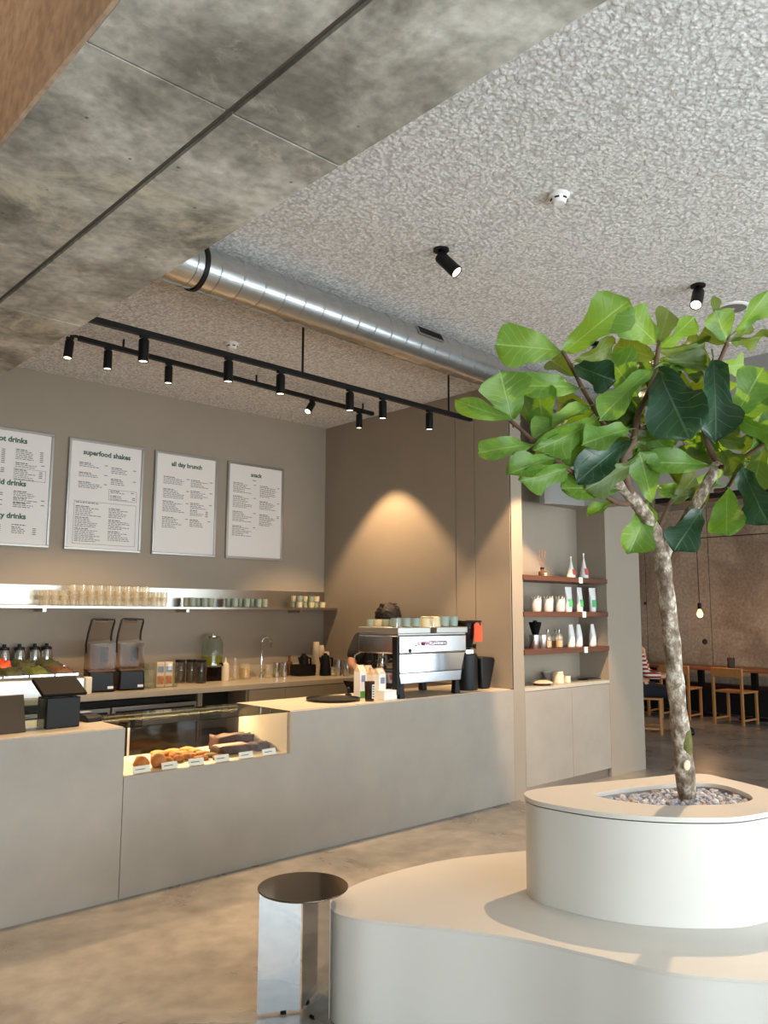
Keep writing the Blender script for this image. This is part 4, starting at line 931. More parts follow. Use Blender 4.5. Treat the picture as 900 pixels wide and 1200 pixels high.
vessel('glass_bottle', 'slim clear glass bottle beside the yellow jar', 'bottle', 275, 6.68, [(.02, 0), (.022, .005), (.022, .14), (.012, .17), (.012, .2), (.010, .2), (.010, .17), (.019, .14), (.019, .01), (.001, .008)], 'glassware')
t = thing('yellow_jar', 'glass jar full of yellow sauce near the tap', 'jar', (bx_(287, 6.70), 6.70, Z2)); MB().lathe([(.05, 0), (.055, .006), (.055, .13), (.05, .14), (.047, .14), (.052, .12), (.052, .01), (.001, .008)], 18, cap1=False).build('glass', 'glassware', t); MB().lathe([(.0465, .012), (.0465, .105), (.001, .107)], 18).build('sauce', 'yellow', t)
fx = bx_(306, 6.74); fz = ony(306, 747, 6.74).z-Z2
t = thing('gooseneck_tap', 'tall chrome gooseneck tap on the back counter', 'tap', (fx, 6.74, Z2)); R_ = .055
arc = [(R_-R_*math.cos(a), 0, fz-R_+R_*math.sin(a)) for a in [math.pi*i/12 for i in range(13)]]
MB().tube([(0, 0, .02), (0, 0, .15)]+arc+[(2*R_, 0, fz-R_-.05)], .009, 10).build('spout', 'steel', t); MB().lathe([(.024, 0), (.024, .02), (.012, .026)], 16).build('base', 'steel', t); MB().tube([(.0, -.01, .06), (.0, -.06, .075)], .006, 8).build('lever', 'steel', t)
for i, (px, yy, m, h) in enumerate(((315, 6.64, 'glassware', .12), (324, 6.66, 'steel', .14), (333, 6.66, 'steel', .14))):
    vessel(('drinking_glass', 'steel_cup', 'steel_cup')[i], ('clear glass under the gooseneck tap', 'brushed steel cup just right of the tap', 'brushed steel cup beside the amber bottle')[i], ('glass', 'cup', 'cup')[i], px, yy, [(.032, 0), (.036, .004), (.038, h), (.035, h), (.033, .008), (.001, .007)], m)
vessel('amber_bottle', 'amber glass bottle between steel cups and black rinse tray', 'bottle', 339, 6.78, [(.03, 0), (.032, .006), (.032, .12), (.014, .15), (.012, .2), (.001, .2)], 'amber')
t = thing('rinse_tray', 'square black rinse tray by the black kettle', 'tray', (bx_(355, 6.66), 6.66, Z2)); MB().cbox(0, 0, 0, .20, .17, .025).build('pan', 'blackp', t, bevel=.006); openb(MB(), -.10, .10, -.085, .085, .085, .006).xf(Matrix.Translation((0, 0, .0255))).build('rim', 'blackp', t)
def pitcher(label, x, yy, h, r, base=Z2):
    t = thing('black_kettle', label, 'kettle', (x, yy, base)); MB().lathe([(r, 0), (r*1.02, .006), (r*.80, h*.9), (r*.7, h), (.02, h+.006), (.018, h+.022), (.001, h+.024)], 20).build('body', 'blackp', t)
    MB().tube([(r*.75, 0, h*.88), (r*1.55, 0, h*.84), (r*1.6, 0, h*.55), (r*1.45, 0, h*.3)], .011, 8).build('handle', 'blackp', t); MB().tube([(-r*.85, 0, h*.62), (-r*1.15, 0, h*.85), (-r*1.3, 0, h*.92)], [.014, .010, .008], 8).build('spout', 'blackp', t)
pitcher('black kettle sitting in the rinse tray', bx_(356, 6.66), 6.66, .17, .055, Z2+.026)
pitcher('tall black kettle in front of the paper cup stacks', bx_(381, 6.52), 6.52, .20, .058)
for i, (px, n, yy) in enumerate(((370, 12, 6.74), (376, 10, 6.83), (384, 7, 6.74))):
    x = min(bx_(px, yy), XE-.06)
    for k in range(n):
        if i == 0 and k == 0:
            pc = MB().lathe([(.04, 0), (.042, .004), (.030, .10), (.028, .10), (.038, .006)], 16, cap0=False, cap1=True).mesh('paper_cup'); pc.materials.append(M['cream'])
        o = bpy.data.objects.new('paper_cup', pc); COL.objects.link(o); o.location = (x-.02*(i == 2)-.0, yy, Z2+k*.021); tag(o, 'white paper cup upside down in the %s stack behind the black kettle' % ('tallest', 'middle', 'shortest')[i], 'paper cup', 'paper cup stack, %s' % ('tallest', 'middle', 'shortest')[i])
vessel('drinking_glass', 'short clear glass at the end wall beside the black kettle', 'glass', 391, 6.42, [(.028, 0), (.03, .004), (.032, .09), (.03, .09), (.028, .008), (.001, .007)], 'glassware')
for i, (px, yy) in enumerate(((396, 6.42), (406, 6.34))): vessel('steel_canister', 'pale steel canister by the end wall, %s the barista' % ('farther from', 'nearer to')[i], 'canister', px, yy, [(.036, 0), (.038, .004), (.038, .15), (.034, .16), (.001, .162)], 'brushed')

# ------------------------------------------------------------------ things on the service counter
Z1 = HC+.0005
p = onz(14, 860, HC)
t = thing('till_screen', 'dark brown tapered back of a till screen at the picture edge', 'screen', (1.53, 4.53, Z1), R(0))
MB().poly_x([(-.01, 0), (.0, 0), (.06, .19), (.05, .195)], -.22, .09).build('back_shell', 'beans', t, bevel=.004); t.children[0].data.materials[0] = mat('bronze shell', (74, 60, 46), .35, .6)
MB().cbox(-.06, .10, 0, .16, .10, .015).build('foot', 'black', t); MB().tube([(-.06, .1, .015), (-.06, .05, .12)], .015, 8).build('stand', 'black', t)
o = openb(MB(), -.055, .055, -.045, .045, .16, .003).build('acrylic_holder', 'glass'); o.location = (1.672, 4.60, Z1); o.rotation_euler = (0, 0, 0); tag(o, 'clear acrylic holder squeezed between till screen and till box', 'holder')
t = thing('till_tablet', 'black tilted till tablet on a black box stand', 'till', (1.83, 4.625, Z1))
MB().cbox(0, 0, 0, .185, .14, .165).build('box_stand', 'black', t, bevel=.004)
MB().poly_x([(-.09, .185), (-.075, .17), (.10, .245), (.095, .268)], -.125, .125).build('tablet', 'rubber', t, bevel=.008)
for sx in (-.05, .06): MB().tube([(sx, 0, .165), (sx, .0, .20)], .009, 8).build('post', 'black', t)
t = thing('card_reader', 'small black card reader beside the till tablet', 'card reader', onz(104, 845, HC)+Vector((0, .02, .0005)), R(10))
MB().poly_x([(-.08, 0), (-.08, .022), (-.05, .036), (.08, .045), (.08, 0)], -.05, .05).build('body', 'blackp', t, bevel=.006); MB().box(-.035, .035, .01, .06, .0445, .0455).xf(Matrix.Rotation(R(4), 4, 'X')).build('display', 'blueprint', t)
t = thing('round_tray', 'flat round black serving tray on the worktop', 'tray', (3.86, 4.68, Z1)); MB().lathe([(.17, 0), (.195, .004), (.20, .018), (.196, .018), (.188, .008), (.001, .007)], 40, cap1=False).build('plate', 'blackp', t)
t = thing('tamper', 'tiny black tamper standing behind the round tray', 'tamper', (4.16, 4.86, Z1)); MB().lathe([(.026, 0), (.026, .012), (.008, .018), (.012, .05), (.014, .06), (.001, .066)], 14).build('body', 'black', t)
def carton(label, px, yy, h, w, accent, d=.07, rot=0):
    t = thing('drink_carton', label, 'carton', (bx_(px, yy, 815), yy, Z1), rot)
    MB().cbox(0, 0, 0, w, d, h*.8).build('box', 'white', t); MB().poly_x([(-d/2, h*.8), (d/2, h*.8), (.004, h*.97), (.004, h), (-.004, h), (-.004, h*.97)], -w/2, w/2).build('gable', 'kraft', t)
    MB().box(-w/2+.003, w/2-.003, -d/2-.001, -d/2, .004, h*.22).build('colour_band', accent, t); MB().box(-w*.3, w*.3, -d/2-.001, -d/2, h*.5, h*.7).build('title_print', 'blueprint' if accent != 'cartonprint' else 'redlabel', t); MB().cbox(0, -d*.25, h*.86, .024, .02, .022).build('cap', 'white', t)
carton('white drink carton with green base, nearest the round tray', 422, 4.66, .245, .065, 'greenprint')
carton('white drink carton with brown print behind the printed tumbler', 431, 4.73, .235, .065, 'cartonprint')
carton('white drink carton between two others by the espresso machine', 438, 4.64, .21, .065, 'cartonprint')
carton('white drink carton closest to the espresso machine', 444.5, 4.54, .225, .068, 'kraft')
t = thing('printed_tumbler', 'grey glass tumbler with white vertical print before the cartons', 'tumbler', (bx_(433, 4.47, 818), 4.47, Z1)); MB().lathe([(.03, 0), (.033, .004), (.038, .14), (.036, .14), (.031, .008), (.001, .007)], 20, cap1=False).build('cup', 'smoke', t); MB().box(-.008, .016, -.0375, -.0355, .02, .12).build('print_panel', 'white', t)
for i in range(5): MB().box(-.004, .012, -.0385, -.0378, .028+i*.018, .038+i*.018).build('print_mark', 'ink', t)
t = thing('white_box', 'small plain white box at the foot of the espresso machine', 'box', (bx_(453, 4.47, 816), 4.47, Z1)); MB().cbox(0, 0, 0, .13, .09, .062).build('carton', 'white', t, bevel=.002); MB().cbox(0, 0, .0622, .131, .091, .006).build('lid', 'white', t)

# espresso machine
ex, ey = 4.27, 4.425
em = thing('espresso_machine', 'chrome espresso machine with black legs, cups on top', 'espresso machine', (ex, ey, Z1))
W, D = .775, .45
for sx, sy in ((.055, .03), (.675, .03), (.055, .40), (.675, .40)):
    MB().box(sx-.028, sx+.028, sy-.025, sy+.025, 0, .105, .006, .004).build('leg', 'blackp', em, bevel=.004)
MB().poly_y([(.035, .1055), (.71, .1055), (.725, .185), (.025, .185)], .004, D-.02).build('base', 'chromebody', em, bevel=.004)
MB().poly_y([(.03, .1865), (.722, .1865), (.765, .325), (.012, .325)], .006, .03).build('rear_panel', 'mirror', em, bevel=.003)
ub = MB().box(0, W+.005, 0, D, .326, .468).build('upper_body', 'chromebody', em, bevel=.012)
for sx in (-.012, ): MB().box(sx, sx+.03, -.006, .05, .03, .46).build('side_post', 'blackp', em, bevel=.004)
MB().box(W-.02, W+.008, .03, .06, .19, .325).build('side_post', 'blackp', em, bevel=.004)
MB().box(.01, W-.005, .005, D-.005, .4685, .478).build('top_plate', 'alu', em)
for a, b2 in ((.0, .355), (.425, .79)): MB().box(a, b2, -.004, D, .4785, .528).build('cup_tray', 'alu', em, bevel=.006)
MB().tube([(.0, .01, .5285), (.0, .01, .60), (.40, .01, .60), (.40, .01, .5285)], .003, 6).build('cup_rail', 'steel', em)
me = text_mesh('LA MARZOCCO', .05, .0008); o = obj('lettering', me, 'red', ub); o.location = (.36, -.006, .385); o.rotation_euler = (R(90), 0, 0)
MB().lathe([(.016, 0), (.014, .004)], 14, M4=Matrix.Rotation(R(90), 4, 'X')).build('emblem', 'blackp', ub).location = (.13, -.0005, .352)
for gx_ in (.20, .40, .58):
    g = MB().lathe([(.034, .26), (.036, .2655), (.036, .32), (.001, .322)], 18).build('group_head', 'chromebody', em); g.location = (gx_, .38, 0)
    MB().tube([(0, 0, .25), (0, .06, .247), (0, .17, .235)], [.018, .013, .015], 8).build('portafilter', 'blackp', g)
MB().box(.06, .70, .25, D+.02, .186, .196).build('drip_tray', 'brushed', em)
for s in (.03, .74): MB().tube([(s, .43, .34), (s-.02, .5, .30), (s-.02, .505, .17)], .006, 8).build('steam_wand', 'steel', em)
MB().tube([(.03, .30, .326), (.055, .33, .27), (.03, .36, .215)], .012, 8).build('steam_lever', 'blackp', em)
t = thing('milk_jug', 'steel milk jug on the drip tray inside the espresso machine', 'jug', (ex+.13, ey+.31, Z1+.1968)); MB().lathe([(.04, 0), (.042, .004), (.034, .085), (.032, .085), (.038, .006)], 18, cap1=False).build('body', 'steel', t); MB().tube([(.036, 0, .07), (.065, 0, .065), (.04, 0, .015)], .005, 6).build('handle', 'steel', t)
zc_ = Z1+.5285
# cups on the machine
for i in range(7):
    cup(('sage', 'bone', 'sage', 'sageblue')[i % 4], (ex+.05+i*.078, ey+.36, zc_), 'small cup in the rear row on the espresso machine top', 'rear cup row on the espresso machine', .95)
fr = [('sageblue', 'first'), ('sageblue', 'second'), ('sageblue', 'third'), ('bone', 'fourth'), ('bone', 'fifth'), ('sageblue', 'sixth'), ('sageblue', 'seventh')]
for i, (k, nm) in enumerate(fr):
    xx = ex+.05+i*.105 if i < 3 else ex+.06+i*.105
    if k == 'bone': cup('bone', (xx, ey+.07, zc_+.081), 'pale bone cup upside down on the machine top, %s from the cartons' % nm, 'front cup row on the espresso machine', 1.35, True)
    else: cup(k, (xx, ey+.07, zc_), 'blue-green cup in the front row on the machine, %s from the cartons' % nm, 'front cup row on the espresso machine', 1.15 if i < 3 else 1.35)
# grinder
t = thing('coffee_grinder', 'black coffee grinder with dark hopper and orange card', 'coffee grinder', (5.235, 4.60, Z1))
MB().lathe([(.10, 0), (.102, .01), (.10, .29), (.085, .30)], 28, cap1=False).build('body', 'blackp', t); MB().lathe([(.082, .3), (.088, .303), (.088, .33), (.07, .345), (.055, .35)], 28).build('collar', 'steel', t)
h = MB().lathe([(.055, .3505), (.062, .37), (.088, .56), (.085, .56), (.06, .38), (.001, .375)], 24, cap1=False).build('hopper', 'smoke', t); MB().lathe([(.058, .378), (.078, .50), (.001, .505)], 20).build('beans', 'choc', t)
MB().cbox(.0, 0, .5605, .20, .20, .016).build('hopper_lid', 'blackp', t, bevel=.006)
MB().box(-.005, .095, -.105, -.101, .40, .55).build('orange_card', 'orange', t); MB().cbox(.07, -.10, .535, .02, .012, .024).build('card_clip', 'black', t)
t = thing('dosing_cup', 'dark glass dosing cup on the rear grinder chute', 'dosing cup', (5.37, 4.66, Z1+.272)); MB().lathe([(.035, 0), (.04, .006), (.05, .10), (.047, .10), (.037, .01), (.001, .009)], 18, cap1=False).build('cup', 'smoke', t)
t = thing('wedge_grinder', 'low black wedge-shaped grinder against the end wall', 'coffee grinder', (5.415, 4.60, Z1)); t['label'] = 'low black wedge-shaped grinder against the end wall'
MB().poly_y([(-.055, 0), (.055, 0), (.06, .03), (.125, .235), (.11, .262), (-.05, .272), (-.065, .25)], -.075, .075).build('body', 'blackp', t, bevel=.014); MB().tube([(.06, 0, .02), (.12, 0, .012)], .009, 8).build('spout', 'blackp', t)

# ------------------------------------------------------------------ niche goods
def nx_(px, z, yy=4.48): return ony(px, 700, yy).x
YN = 4.47
za, zb_, zcn, zd = SHZ[0]+.0005, SHZ[1]+.0005, SHZ[2]+.0005, HC+.0005
t = thing('reed_diffuser', 'dark reed diffuser bottle on the top niche shelf', 'diffuser', (nx_(635, za), YN, za)); MB().lathe([(.034, 0), (.036, .004), (.036, .045), (.016, .052), (.016, .07), (.012, .07)], 18).build('bottle', 'beans', t); MB().box(-.02, .02, -.0375, -.0365, .008, .036).build('label', 'cream', t); MB().lathe([(.019, .0705), (.019, .085), (.006, .086)], 14).build('collar', 'black', t)
for i, (a, b2) in enumerate(((-.06, .02), (-.03, -.03), (.0, .03), (.03, -.02), (.07, .01), (.05, .03))): MB().tube([(0, 0, .05), (a, b2, .235+.01*(i % 3))], .002, 5).build('reed', 'reed', t)
def pouch(name, label, px, z, h, w, d, accent, shape, group=None):
    t = thing(name, label, 'pouch', (nx_(px, z), YN, z), R(rnd.uniform(-8, 8)), group)
    if shape == 'tube':   # narrow foot, wide flat sealed top
        mb = MB(); prof = [(0, w*.34, d*.5), (h*.05, w*.36, d*.5), (h*.6, w*.44, d*.38), (h*.9, w*.5, d*.08), (h, w*.52, d*.05)]
    elif shape == 'bag':  # filled pouch folded over at the top
        mb = MB(); prof = [(0, w*.5, d*.42), (h*.08, w*.5, d*.5), (h*.5, w*.48, d*.45), (h*.8, w*.44, d*.2), (h, w*.36, d*.05)]
    else:                 # cone-like gift wrap with pinched tip
        mb = MB(); prof = [(0, w*.5, d*.5), (h*.1, w*.5, d*.5), (h*.45, w*.28, d*.28), (h*.75, w*.1, d*.1), (h*.86, w*.07, d*.05), (h, w*.16, d*.08)]
    for zz, a, b2 in prof:
        for i in range(12):
            an = 2*math.pi*i/12; c_, s_ = math.cos(an), math.sin(an); mb.v.append((a*math.copysign(abs(c_)**.6, c_), b2*math.copysign(abs(s_)**.6, s_), zz))
    for j in range(len(prof)-1):
        for i in range(12): i2 = (i+1) % 12; mb.f.append((j*12+i, j*12+i2, j*12+12+i2, j*12+12+i))
    mb.f.append(tuple(reversed(range(12)))); mb.f.append(tuple((len(prof)-1)*12+i for i in range(12)))
    mb.build('bag', 'white', t, ang=50)
    if accent:
        z0, z1 = (h*.2, h*.5) if shape != 'cone' else (h*.15, h*.4)
        yf = lambda q: -d*(.5-.12*q/h)-.001
        lb = MB(); lb.v = [(-w*.28, -d*.5-.002, z0), (w*.30, -d*.5-.002, z0), (w*.30, -d*.42-.002, z1), (-w*.28, -d*.42-.002, z1)]; lb.v += [(a, b2+.0015, c_) for a, b2, c_ in lb.v]; lb.f = [(0, 1, 2, 3), (7, 6, 5, 4), (0, 4, 5, 1), (1, 5, 6, 2), (2, 6, 7, 3), (3, 7, 4, 0)]
        lb.build('label_print', accent, t)
    return t
pouch('gift_bag', 'white twisted gift bag with red print, nearer the diffuser', 669, za, .21, .085, .07, 'redlabel', 'cone'); pouch('gift_bag', 'white twisted gift bag with red print above the shelf price tag', 684, za, .25, .085, .07, 'redlabel', 'cone')
for i, px in enumerate((627, 641, 655)):
    t = thing('candle_pot', 'white pot of dried petals on the middle niche shelf, %s' % ('beside the pillar', 'between two others', 'beside the green-labelled tubes')[i], 'pot', (nx_(px, zb_), YN, zb_), 0, 'white pots of petals')
    MB().lathe([(.042, 0), (.045, .004), (.05, .115), (.046, .115), (.042, .09), (.001, .088)], 20, cap1=False).build('pot', 'whitecer', t)
    rr = random.Random(i); pm = MB()
    for k in range(9):
        a = k*2*math.pi/9; pm.tube([(.03*math.cos(a), .03*math.sin(a), .095), (.048*math.cos(a), .048*math.sin(a), .125+rr.uniform(0, .025))], [.012, .004], 5)
    fl = pm.build('dried_petals', 'cream', t); fl['kind'] = 'stuff'
for i, px in enumerate((665, 678, 693)): pouch('paper_tube', 'white flat-topped pouch with green label, %s' % ('next to the petal pots', 'middle of the three', 'above the middle shelf price tag')[i], px, zb_, .235, .095, .05, 'greenlabel', 'tube', 'green-labelled pouches')
for i, px in enumerate((624, 631)):
    t = thing('metal_tin', 'round silver tin on the lowest shelf, %s' % ('beside the pillar under the black brush', 'beside the grain jars')[i], 'tin', (nx_(px, zcn), YN-(.02 if i else .0), zcn), 0, 'silver tins'); MB().lathe([(.043, 0), (.045, .003), (.045, .118), (.001, .12)], 22).build('can', 'brushed', t); MB().lathe([(.0465, .1005), (.0465, .121), (.001, .123)], 22).build('lid', 'alu', t)
t = thing('black_brush', 'black flared brush standing upside down on a silver tin', 'brush', (nx_(626, zcn), YN+.005, zcn+.1235)); MB().lathe([(.028, 0), (.032, .01), (.058, .105), (.05, .112), (.001, .112)], 22).build('bristles', 'rubber', t); MB().lathe([(.02, .1125), (.02, .125), (.001, .127)], 14).build('ferrule', 'black', t)
for i, (px, yy) in enumerate(((641, 4.46), (650, 4.50), (654, 4.44))):
    t = thing('grain_jar', 'small glass jar of yellow grains, %s' % ('beside the silver tins', 'behind its neighbour', 'beside the white bags')[i], 'jar', (nx_(px, zcn, yy), yy, zcn), 0, 'small grain jars'); MB().lathe([(.034, 0), (.036, .004), (.036, .10), (.014, .125), (.012, .14), (.010, .14), (.033, .098), (.033, .008), (.001, .007)], 18, cap1=False).build('glass', 'glassware', t); MB().lathe([(.0325, .009), (.0325, .062), (.001, .064)], 18).build('grains', 'cork', t); MB().lathe([(.011, .1405), (.013, .165), (.001, .167)], 10).build('stopper', 'steel', t)
for i, px in enumerate((667, 676, 692)): pouch('white_bag', 'plain white folded bag on the lowest shelf, %s' % ('beside the grain jars', 'second from the grain jars', 'above the lowest shelf price tag')[i], px, zcn, .21, .075, .06, None, 'bag', 'plain white bags')
t = thing('wooden_bowl', 'shallow tan dish on a dark base in the niche', 'dish', (nx_(633, zd, 4.44), 4.44, zd)); MB().lathe([(.07, 0), (.075, .004), (.08, .018)], 24).build('base', 'walnut', t); MB().lathe([(.10, .0185), (.105, .024), (.06, .042), (.001, .045)], 24).build('lid', 'cream', t)
t = thing('grey_bowl', 'pale grey bowl at the back of the niche worktop', 'bowl', (nx_(645, zd, 4.58), 4.58, zd)); MB().lathe([(.05, 0), (.055, .006), (.085, .09), (.081, .09), (.05, .012), (.001, .01)], 24, cap1=False).build('bowl', 'whitecer', t)
t = thing('cream_jar', 'cream ceramic jar with lid on the niche worktop', 'jar', (nx_(652, zd, 4.45), 4.45, zd)); MB().lathe([(.05, 0), (.053, .004), (.053, .075), (.045, .085)], 24).build('body', 'cream', t); MB().lathe([(.047, .0855), (.05, .09), (.046, .108), (.001, .112)], 24).build('lid', 'cream', t)
t = thing('cream_cup', 'small cream cup beside the lidded jar in the niche', 'cup', (nx_(662, zd, 4.45), 4.45, zd)); MB().lathe([(.032, 0), (.035, .004), (.035, .062), (.031, .062), (.03, .008), (.001, .007)], 20, cap1=False).build('body', 'cream', t)
t = thing('flat_slate', 'flat dark slate lying at the niche end', 'slate', (nx_(688, zd, 4.50), 4.50, zd)); MB().cbox(0, 0, 0, .22, .12, .012).build('plate', 'gap', t, bevel=.002)

# ------------------------------------------------------------------ dining room
def chair(label, x, y, rot, group='oak dining chairs'):
    t = thing('dining_chair', label, 'chair', (x, y, 0), rot, group)   # faces local +X
    for sx, sy, h in ((-.2, -.21, .78), (-.2, .21, .78), (.2, -.21, .44), (.2, .21, .44)): MB().box(sx-.018, sx+.018, sy-.018, sy+.018, 0, h-.0 if h < .5 else h).build('leg', 'oak', t, bevel=.004)
    MB().box(-.175, .225, -.235, .235, .4405, .465).build('seat', 'oak', t, bevel=.006)
    MB().box(-.222, -.182, -.232, .232, .66, .79).build('backrest', 'oak', t, bevel=.008)
    for sy in (-.21, .21): MB().box(-.18, .18, sy-.012, sy+.012, .06, .085).build('stretcher', 'oak', t)
    return t
chair('oak dining chair in full view, tucked up to the long table', 11.75, 5.22, R(-4))
chair('oak dining chair half hidden behind the tree trunk', 11.72, 6.02, R(2))
chair('oak dining chair standing beyond, past the trunk by the seated person', 11.85, 6.75, R(5))
seatc = chair('oak dining chair carrying the person in striped top', 10.02, 5.66, R(-62))
tb = thing('dining_table', 'long brown dining table along the concrete wall', 'table', (12.35, 4.4, 0))
MB().box(-.38, .38, -2.2, 2.9, .71, .745).build('top', 'tabletop', tb, bevel=.006)
for yy in (-1.4, .15, .78, 1.6, 2.4):
    l_ = MB().box(-.04, .04, yy-.04, yy+.04, .0125, .7095).build('leg', 'black', tb); MB().lathe([(.24, 0), (.24, .008), (.05, .012)], 24).build('foot_plate', 'black', l_).location = (0, yy, 0)
bn = thing('wall_bench', 'dark banquette bench along the concrete wall', 'bench', (12.76, 4.4, 0)); MB().box(-.0, .19, -2.5, 3.5, .40, .45).build('seat', 'skirting', bn); MB().box(.03, .17, -2.5, 3.5, 0, .3995).build('base', 'dark', bn)
pc_ = onx(857, 783, 12.3)
t = thing('cutlery_pot', 'dark pot of cutlery standing on the dining table', 'pot', (12.3, pc_.y, .7455)); MB().lathe([(.05, 0), (.052, .004), (.055, .15), (.051, .15), (.05, .01), (.001, .008)], 20, cap1=False).build('pot', 'gap', t)
for i in range(6): MB().tube([(.02*math.cos(i), .02*math.sin(i), .02), (.045*math.cos(i), .045*math.sin(i), .19+.008*(i % 3))], .005, 5).build('utensil', 'steel' if i % 2 else 'oak', t)
pp = Vector((11.5, 5.567, 1.50))
t = thing('pendant_bulb', 'bare glowing pendant bulb on a long dark cable', 'pendant lamp', pp)
MB().tube([(0, 0, .21), (0, .004, 1.0), (0, 0, 1.799)], .006, 6).build('cable', 'rope', t); MB().lathe([(.026, .12), (.028, .125), (.028, .20), (.012, .212)], 16).build('socket', 'black', t)
MB().lathe([(.001, 0), (.03, .008), (.045, .035), (.045, .06), (.03, .095), (.02, .12)], 18).build('bulb', 'bulb', t)
l = bpy.data.lights.new('pendant_light', 'POINT'); l.energy = 16; l.color = (1, .52, .22); l.shadow_soft_size = .05; lo = bpy.data.objects.new('pendant_light', l); COL.objects.link(lo); lo.location = pp+Vector((-.0, 0, -.06))

# ------------------------------------------------------------------ people
def skin(name, V, E, Rd, m, parent, root=0, sub=2):
    me = bpy.data.meshes.new(name); me.from_pydata([tuple(v) for v in V], E, []); o = obj(name, me, m, parent)
    sm = o.modifiers.new('skin', 'SKIN'); sm.use_smooth_shade = True
    for i, r in enumerate(Rd):
        sv = me.skin_vertices[0].data[i]; sv.radius = r if isinstance(r, tuple) else (r, r); sv.use_root = (i == root)
    ss = o.modifiers.new('subsurf', 'SUBSURF'); ss.levels = sub; ss.render_levels = sub; return o
# barista: standing, facing the machine (-Y), head bowed
bp_ = (4.95, 5.44, 0)
t = thing('person', 'person in black t-shirt with dark hair bent over behind the espresso machine', 'person', bp_)
V = [(0, .06, .92), (0, .05, 1.08), (0, .0, 1.26), (.0, -.03, 1.36), (.05, -.06, 1.40), (.08, -.10, 1.46), (.085, -.12, 1.52),
     (-.17, -.02, 1.31), (-.30, -.03, 1.10), (-.20, -.20, 1.01), (-.13, -.27, 1.02),
     (.17, -.02, 1.31), (.27, -.08, 1.10), (.17, -.23, 1.04), (.11, -.28, 1.05),
     (-.09, .06, .86), (-.10, .03, .48), (-.10, .07, .08), (-.10, -.06, .035), (.09, .06, .86), (.10, .03, .48), (.10, .07, .08), (.10, -.06, .035)]
E_ = [(0, 1), (1, 2), (2, 3), (3, 4), (4, 5), (5, 6), (2, 7), (7, 8), (8, 9), (9, 10), (2, 11), (11, 12), (12, 13), (13, 14), (0, 15), (15, 16), (16, 17), (17, 18), (0, 19), (19, 20), (20, 21), (21, 22)]
Rd = [(.14, .10), (.135, .095), (.15, .10), (.07, .065), .05, (.075, .085), (.06, .07), .058, .042, .03, .026, .058, .042, .03, .026, .085, .06, .042, .035, .085, .06, .042, .035]
skin('body', V, E_, Rd, 'skin', t)
Vs = [V[0], V[1], V[2], (0, -.02, 1.34), V[7], (-.28, -.03, 1.13), V[11], (.255, -.07, 1.13)]
skin('t_shirt', Vs, [(0, 1), (1, 2), (2, 3), (2, 4), (4, 5), (2, 6), (6, 7)], [(.165, .125), (.165, .125), (.175, .125), (.09, .08), .085, .072, .085, .072], 'tee', t)
skin('trousers', [V[0]]+V[15:18]+V[19:22], [(0, 1), (1, 2), (2, 3), (0, 4), (4, 5), (5, 6)], [(.15, .12), .10, .078, .062, .10, .078, .062], 'jeans', t)
hd = bmesh.new(); bmesh.ops.create_icosphere(hd, subdivisions=4, radius=1)
for v in hd.verts:
    k = 1+.05*math.sin(v.co.x*13+v.co.z*5)*math.cos(v.co.y*11)+.05*math.sin(v.co.z*17+v.co.x*9)
    v.co = Vector((v.co.x*.115*k, v.co.y*.118*k, v.co.z*.105*k))
    if v.co.y < -.06 and v.co.z < -.02: v.co.y = -.06+.1*(v.co.y+.06)
    if v.co.z < -.075: v.co.z = -.075
hm = bpy.data.meshes.new('hair'); hd.to_mesh(hm); hd.free()
for p in hm.polygons: p.use_smooth = True
ho = obj('hair', hm, 'hair', t); ho.location = (.085, -.10, 1.525); ho.rotation_euler = (R(14), 0, R(12))
for k in range(26):
    a = k*2.4; rr = rnd.uniform(.0, .085); b0 = Vector((rr*math.cos(a), rr*math.sin(a), .085-rr*.35)); dr = Vector((rnd.uniform(-.03, .05), rnd.uniform(-.03, .03), rnd.uniform(.008, .03)))
    MB().tube([b0, b0+dr*.6+Vector((0, 0, .008)), b0+dr*1.3], [.02, .013, .003], 6).build('hair_lock', 'hair', ho)
for s in (-1, 1):
    MB().lathe([(.001, -.006), (.009, 0), (.001, .006)], 10).build('eye', 'white', t).location = (.085+s*.03, -.195, 1.475)
MB().tube([(.085, -.185, 1.475), (.085, -.215, 1.445), (.085, -.19, 1.438)], [.008, .014, .008], 7).build('nose', 'skin', t)
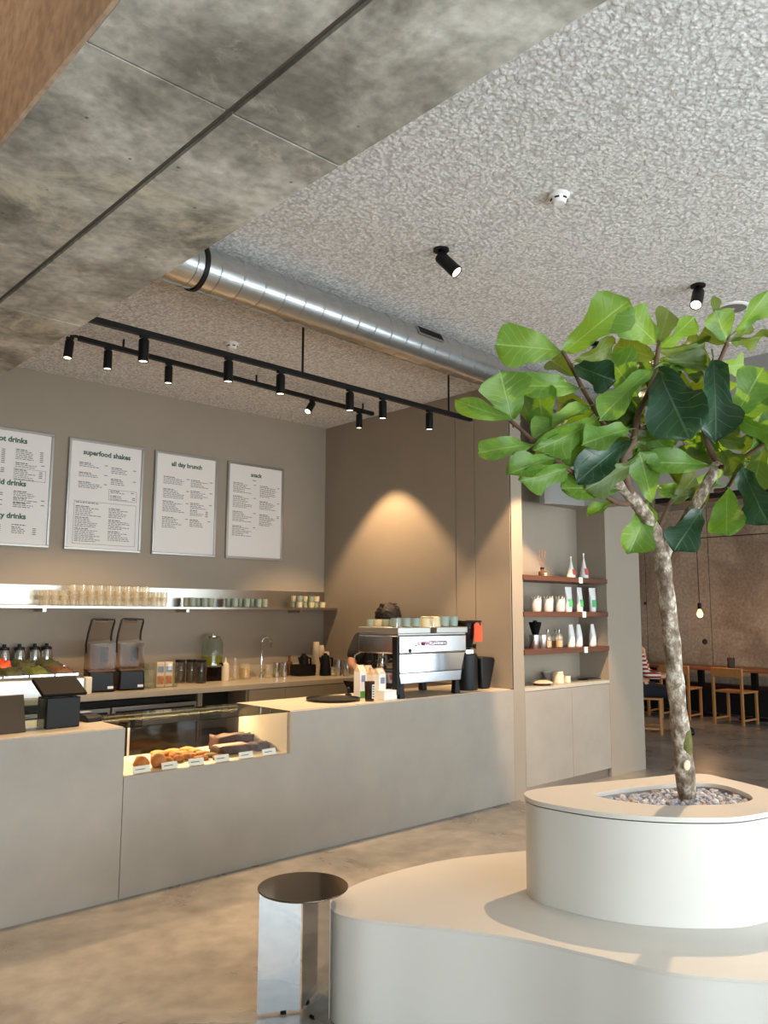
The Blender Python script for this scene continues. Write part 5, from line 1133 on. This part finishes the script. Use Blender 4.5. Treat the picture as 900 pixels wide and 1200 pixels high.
for s in (-1, 1):
    hx = V[10] if s < 0 else V[14]
    for k in range(4): MB().tube([Vector(hx), Vector(hx)+Vector((.012*s+.01*(k-1.5), -.035, -.012)), Vector(hx)+Vector((.01*(k-1.5), -.06, -.035))], [.010, .009, .007], 6).build('finger', 'skin', t)
    MB().tube([Vector(hx)+Vector((-s*.015, .01, 0)), Vector(hx)+Vector((-s*.035, -.02, -.01)), Vector(hx)+Vector((-s*.03, -.045, -.02))], [.011, .010, .008], 6).build('thumb', 'skin', t)
# seated guest mostly hidden by the niche wall
t = thing('person', 'seated person in red striped top and black trousers by the wall end', 'person', (10.02, 5.66, 0), R(-62))
V = [(-.06, 0, .56), (-.07, 0, .74), (-.05, 0, .95), (-.03, 0, 1.06), (-.07, -.02, 1.11), (-.115, -.04, 1.18), (-.115, -.04, 1.25),
     (-.04, -.18, .99), (.03, -.24, .76), (.22, -.16, .74), (.29, -.13, .74), (-.04, .18, .99), (.03, .24, .76), (.22, .16, .74), (.29, .13, .74),
     (.05, -.10, .545), (.40, -.11, .53), (.42, -.11, .08), (.53, -.11, .035), (.05, .10, .545), (.40, .11, .53), (.42, .11, .08), (.53, .11, .035)]
skin('body', V, E_, [(.13, .10), (.12, .10), (.14, .11), (.06, .055), .05, (.085, .075), (.065, .06)]+[.055, .042, .03, .026]*2+[.075, .06, .042, .035]*2, 'skin', t)
skin('striped_top', V[0:3]+[V[7], V[8], V[9], V[11], V[12], V[13]], [(0, 1), (1, 2), (2, 3), (3, 4), (4, 5), (2, 6), (6, 7), (7, 8)], [(.14, .11), (.14, .115), (.15, .12), .075, .06, .042, .075, .06, .042], 'stripes', t)
skin('trousers', [V[0]]+V[15:18]+V[19:22], [(0, 1), (1, 2), (2, 3), (0, 4), (4, 5), (5, 6)], [(.145, .115), .092, .085, .075, .092, .085, .075], 'jeans', t)
hd = MB().lathe([(.03, -.06), (.09, -.03), (.105, .04), (.085, .10), (.03, .125), (.001, .128)], 18).build('hair', 'hair', t); hd.location = (-.135, -.04, 1.225)
for k in range(4):
    for s in (-1, 1): MB().tube([(.29, s*.13, .74), (.34, s*(.13+.012*(k-1.5)), .735), (.37, s*(.13+.012*(k-1.5)), .715)], [.010, .009, .007], 6).build('finger', 'skin', t)
for sy in (-.11, .11): MB().tube([(.40, sy, .04), (.47, sy, .045), (.56, sy, .035), (.60, sy, .03)], [.045, .05, .044, .02], 10).build('shoe', 'blackp', t)
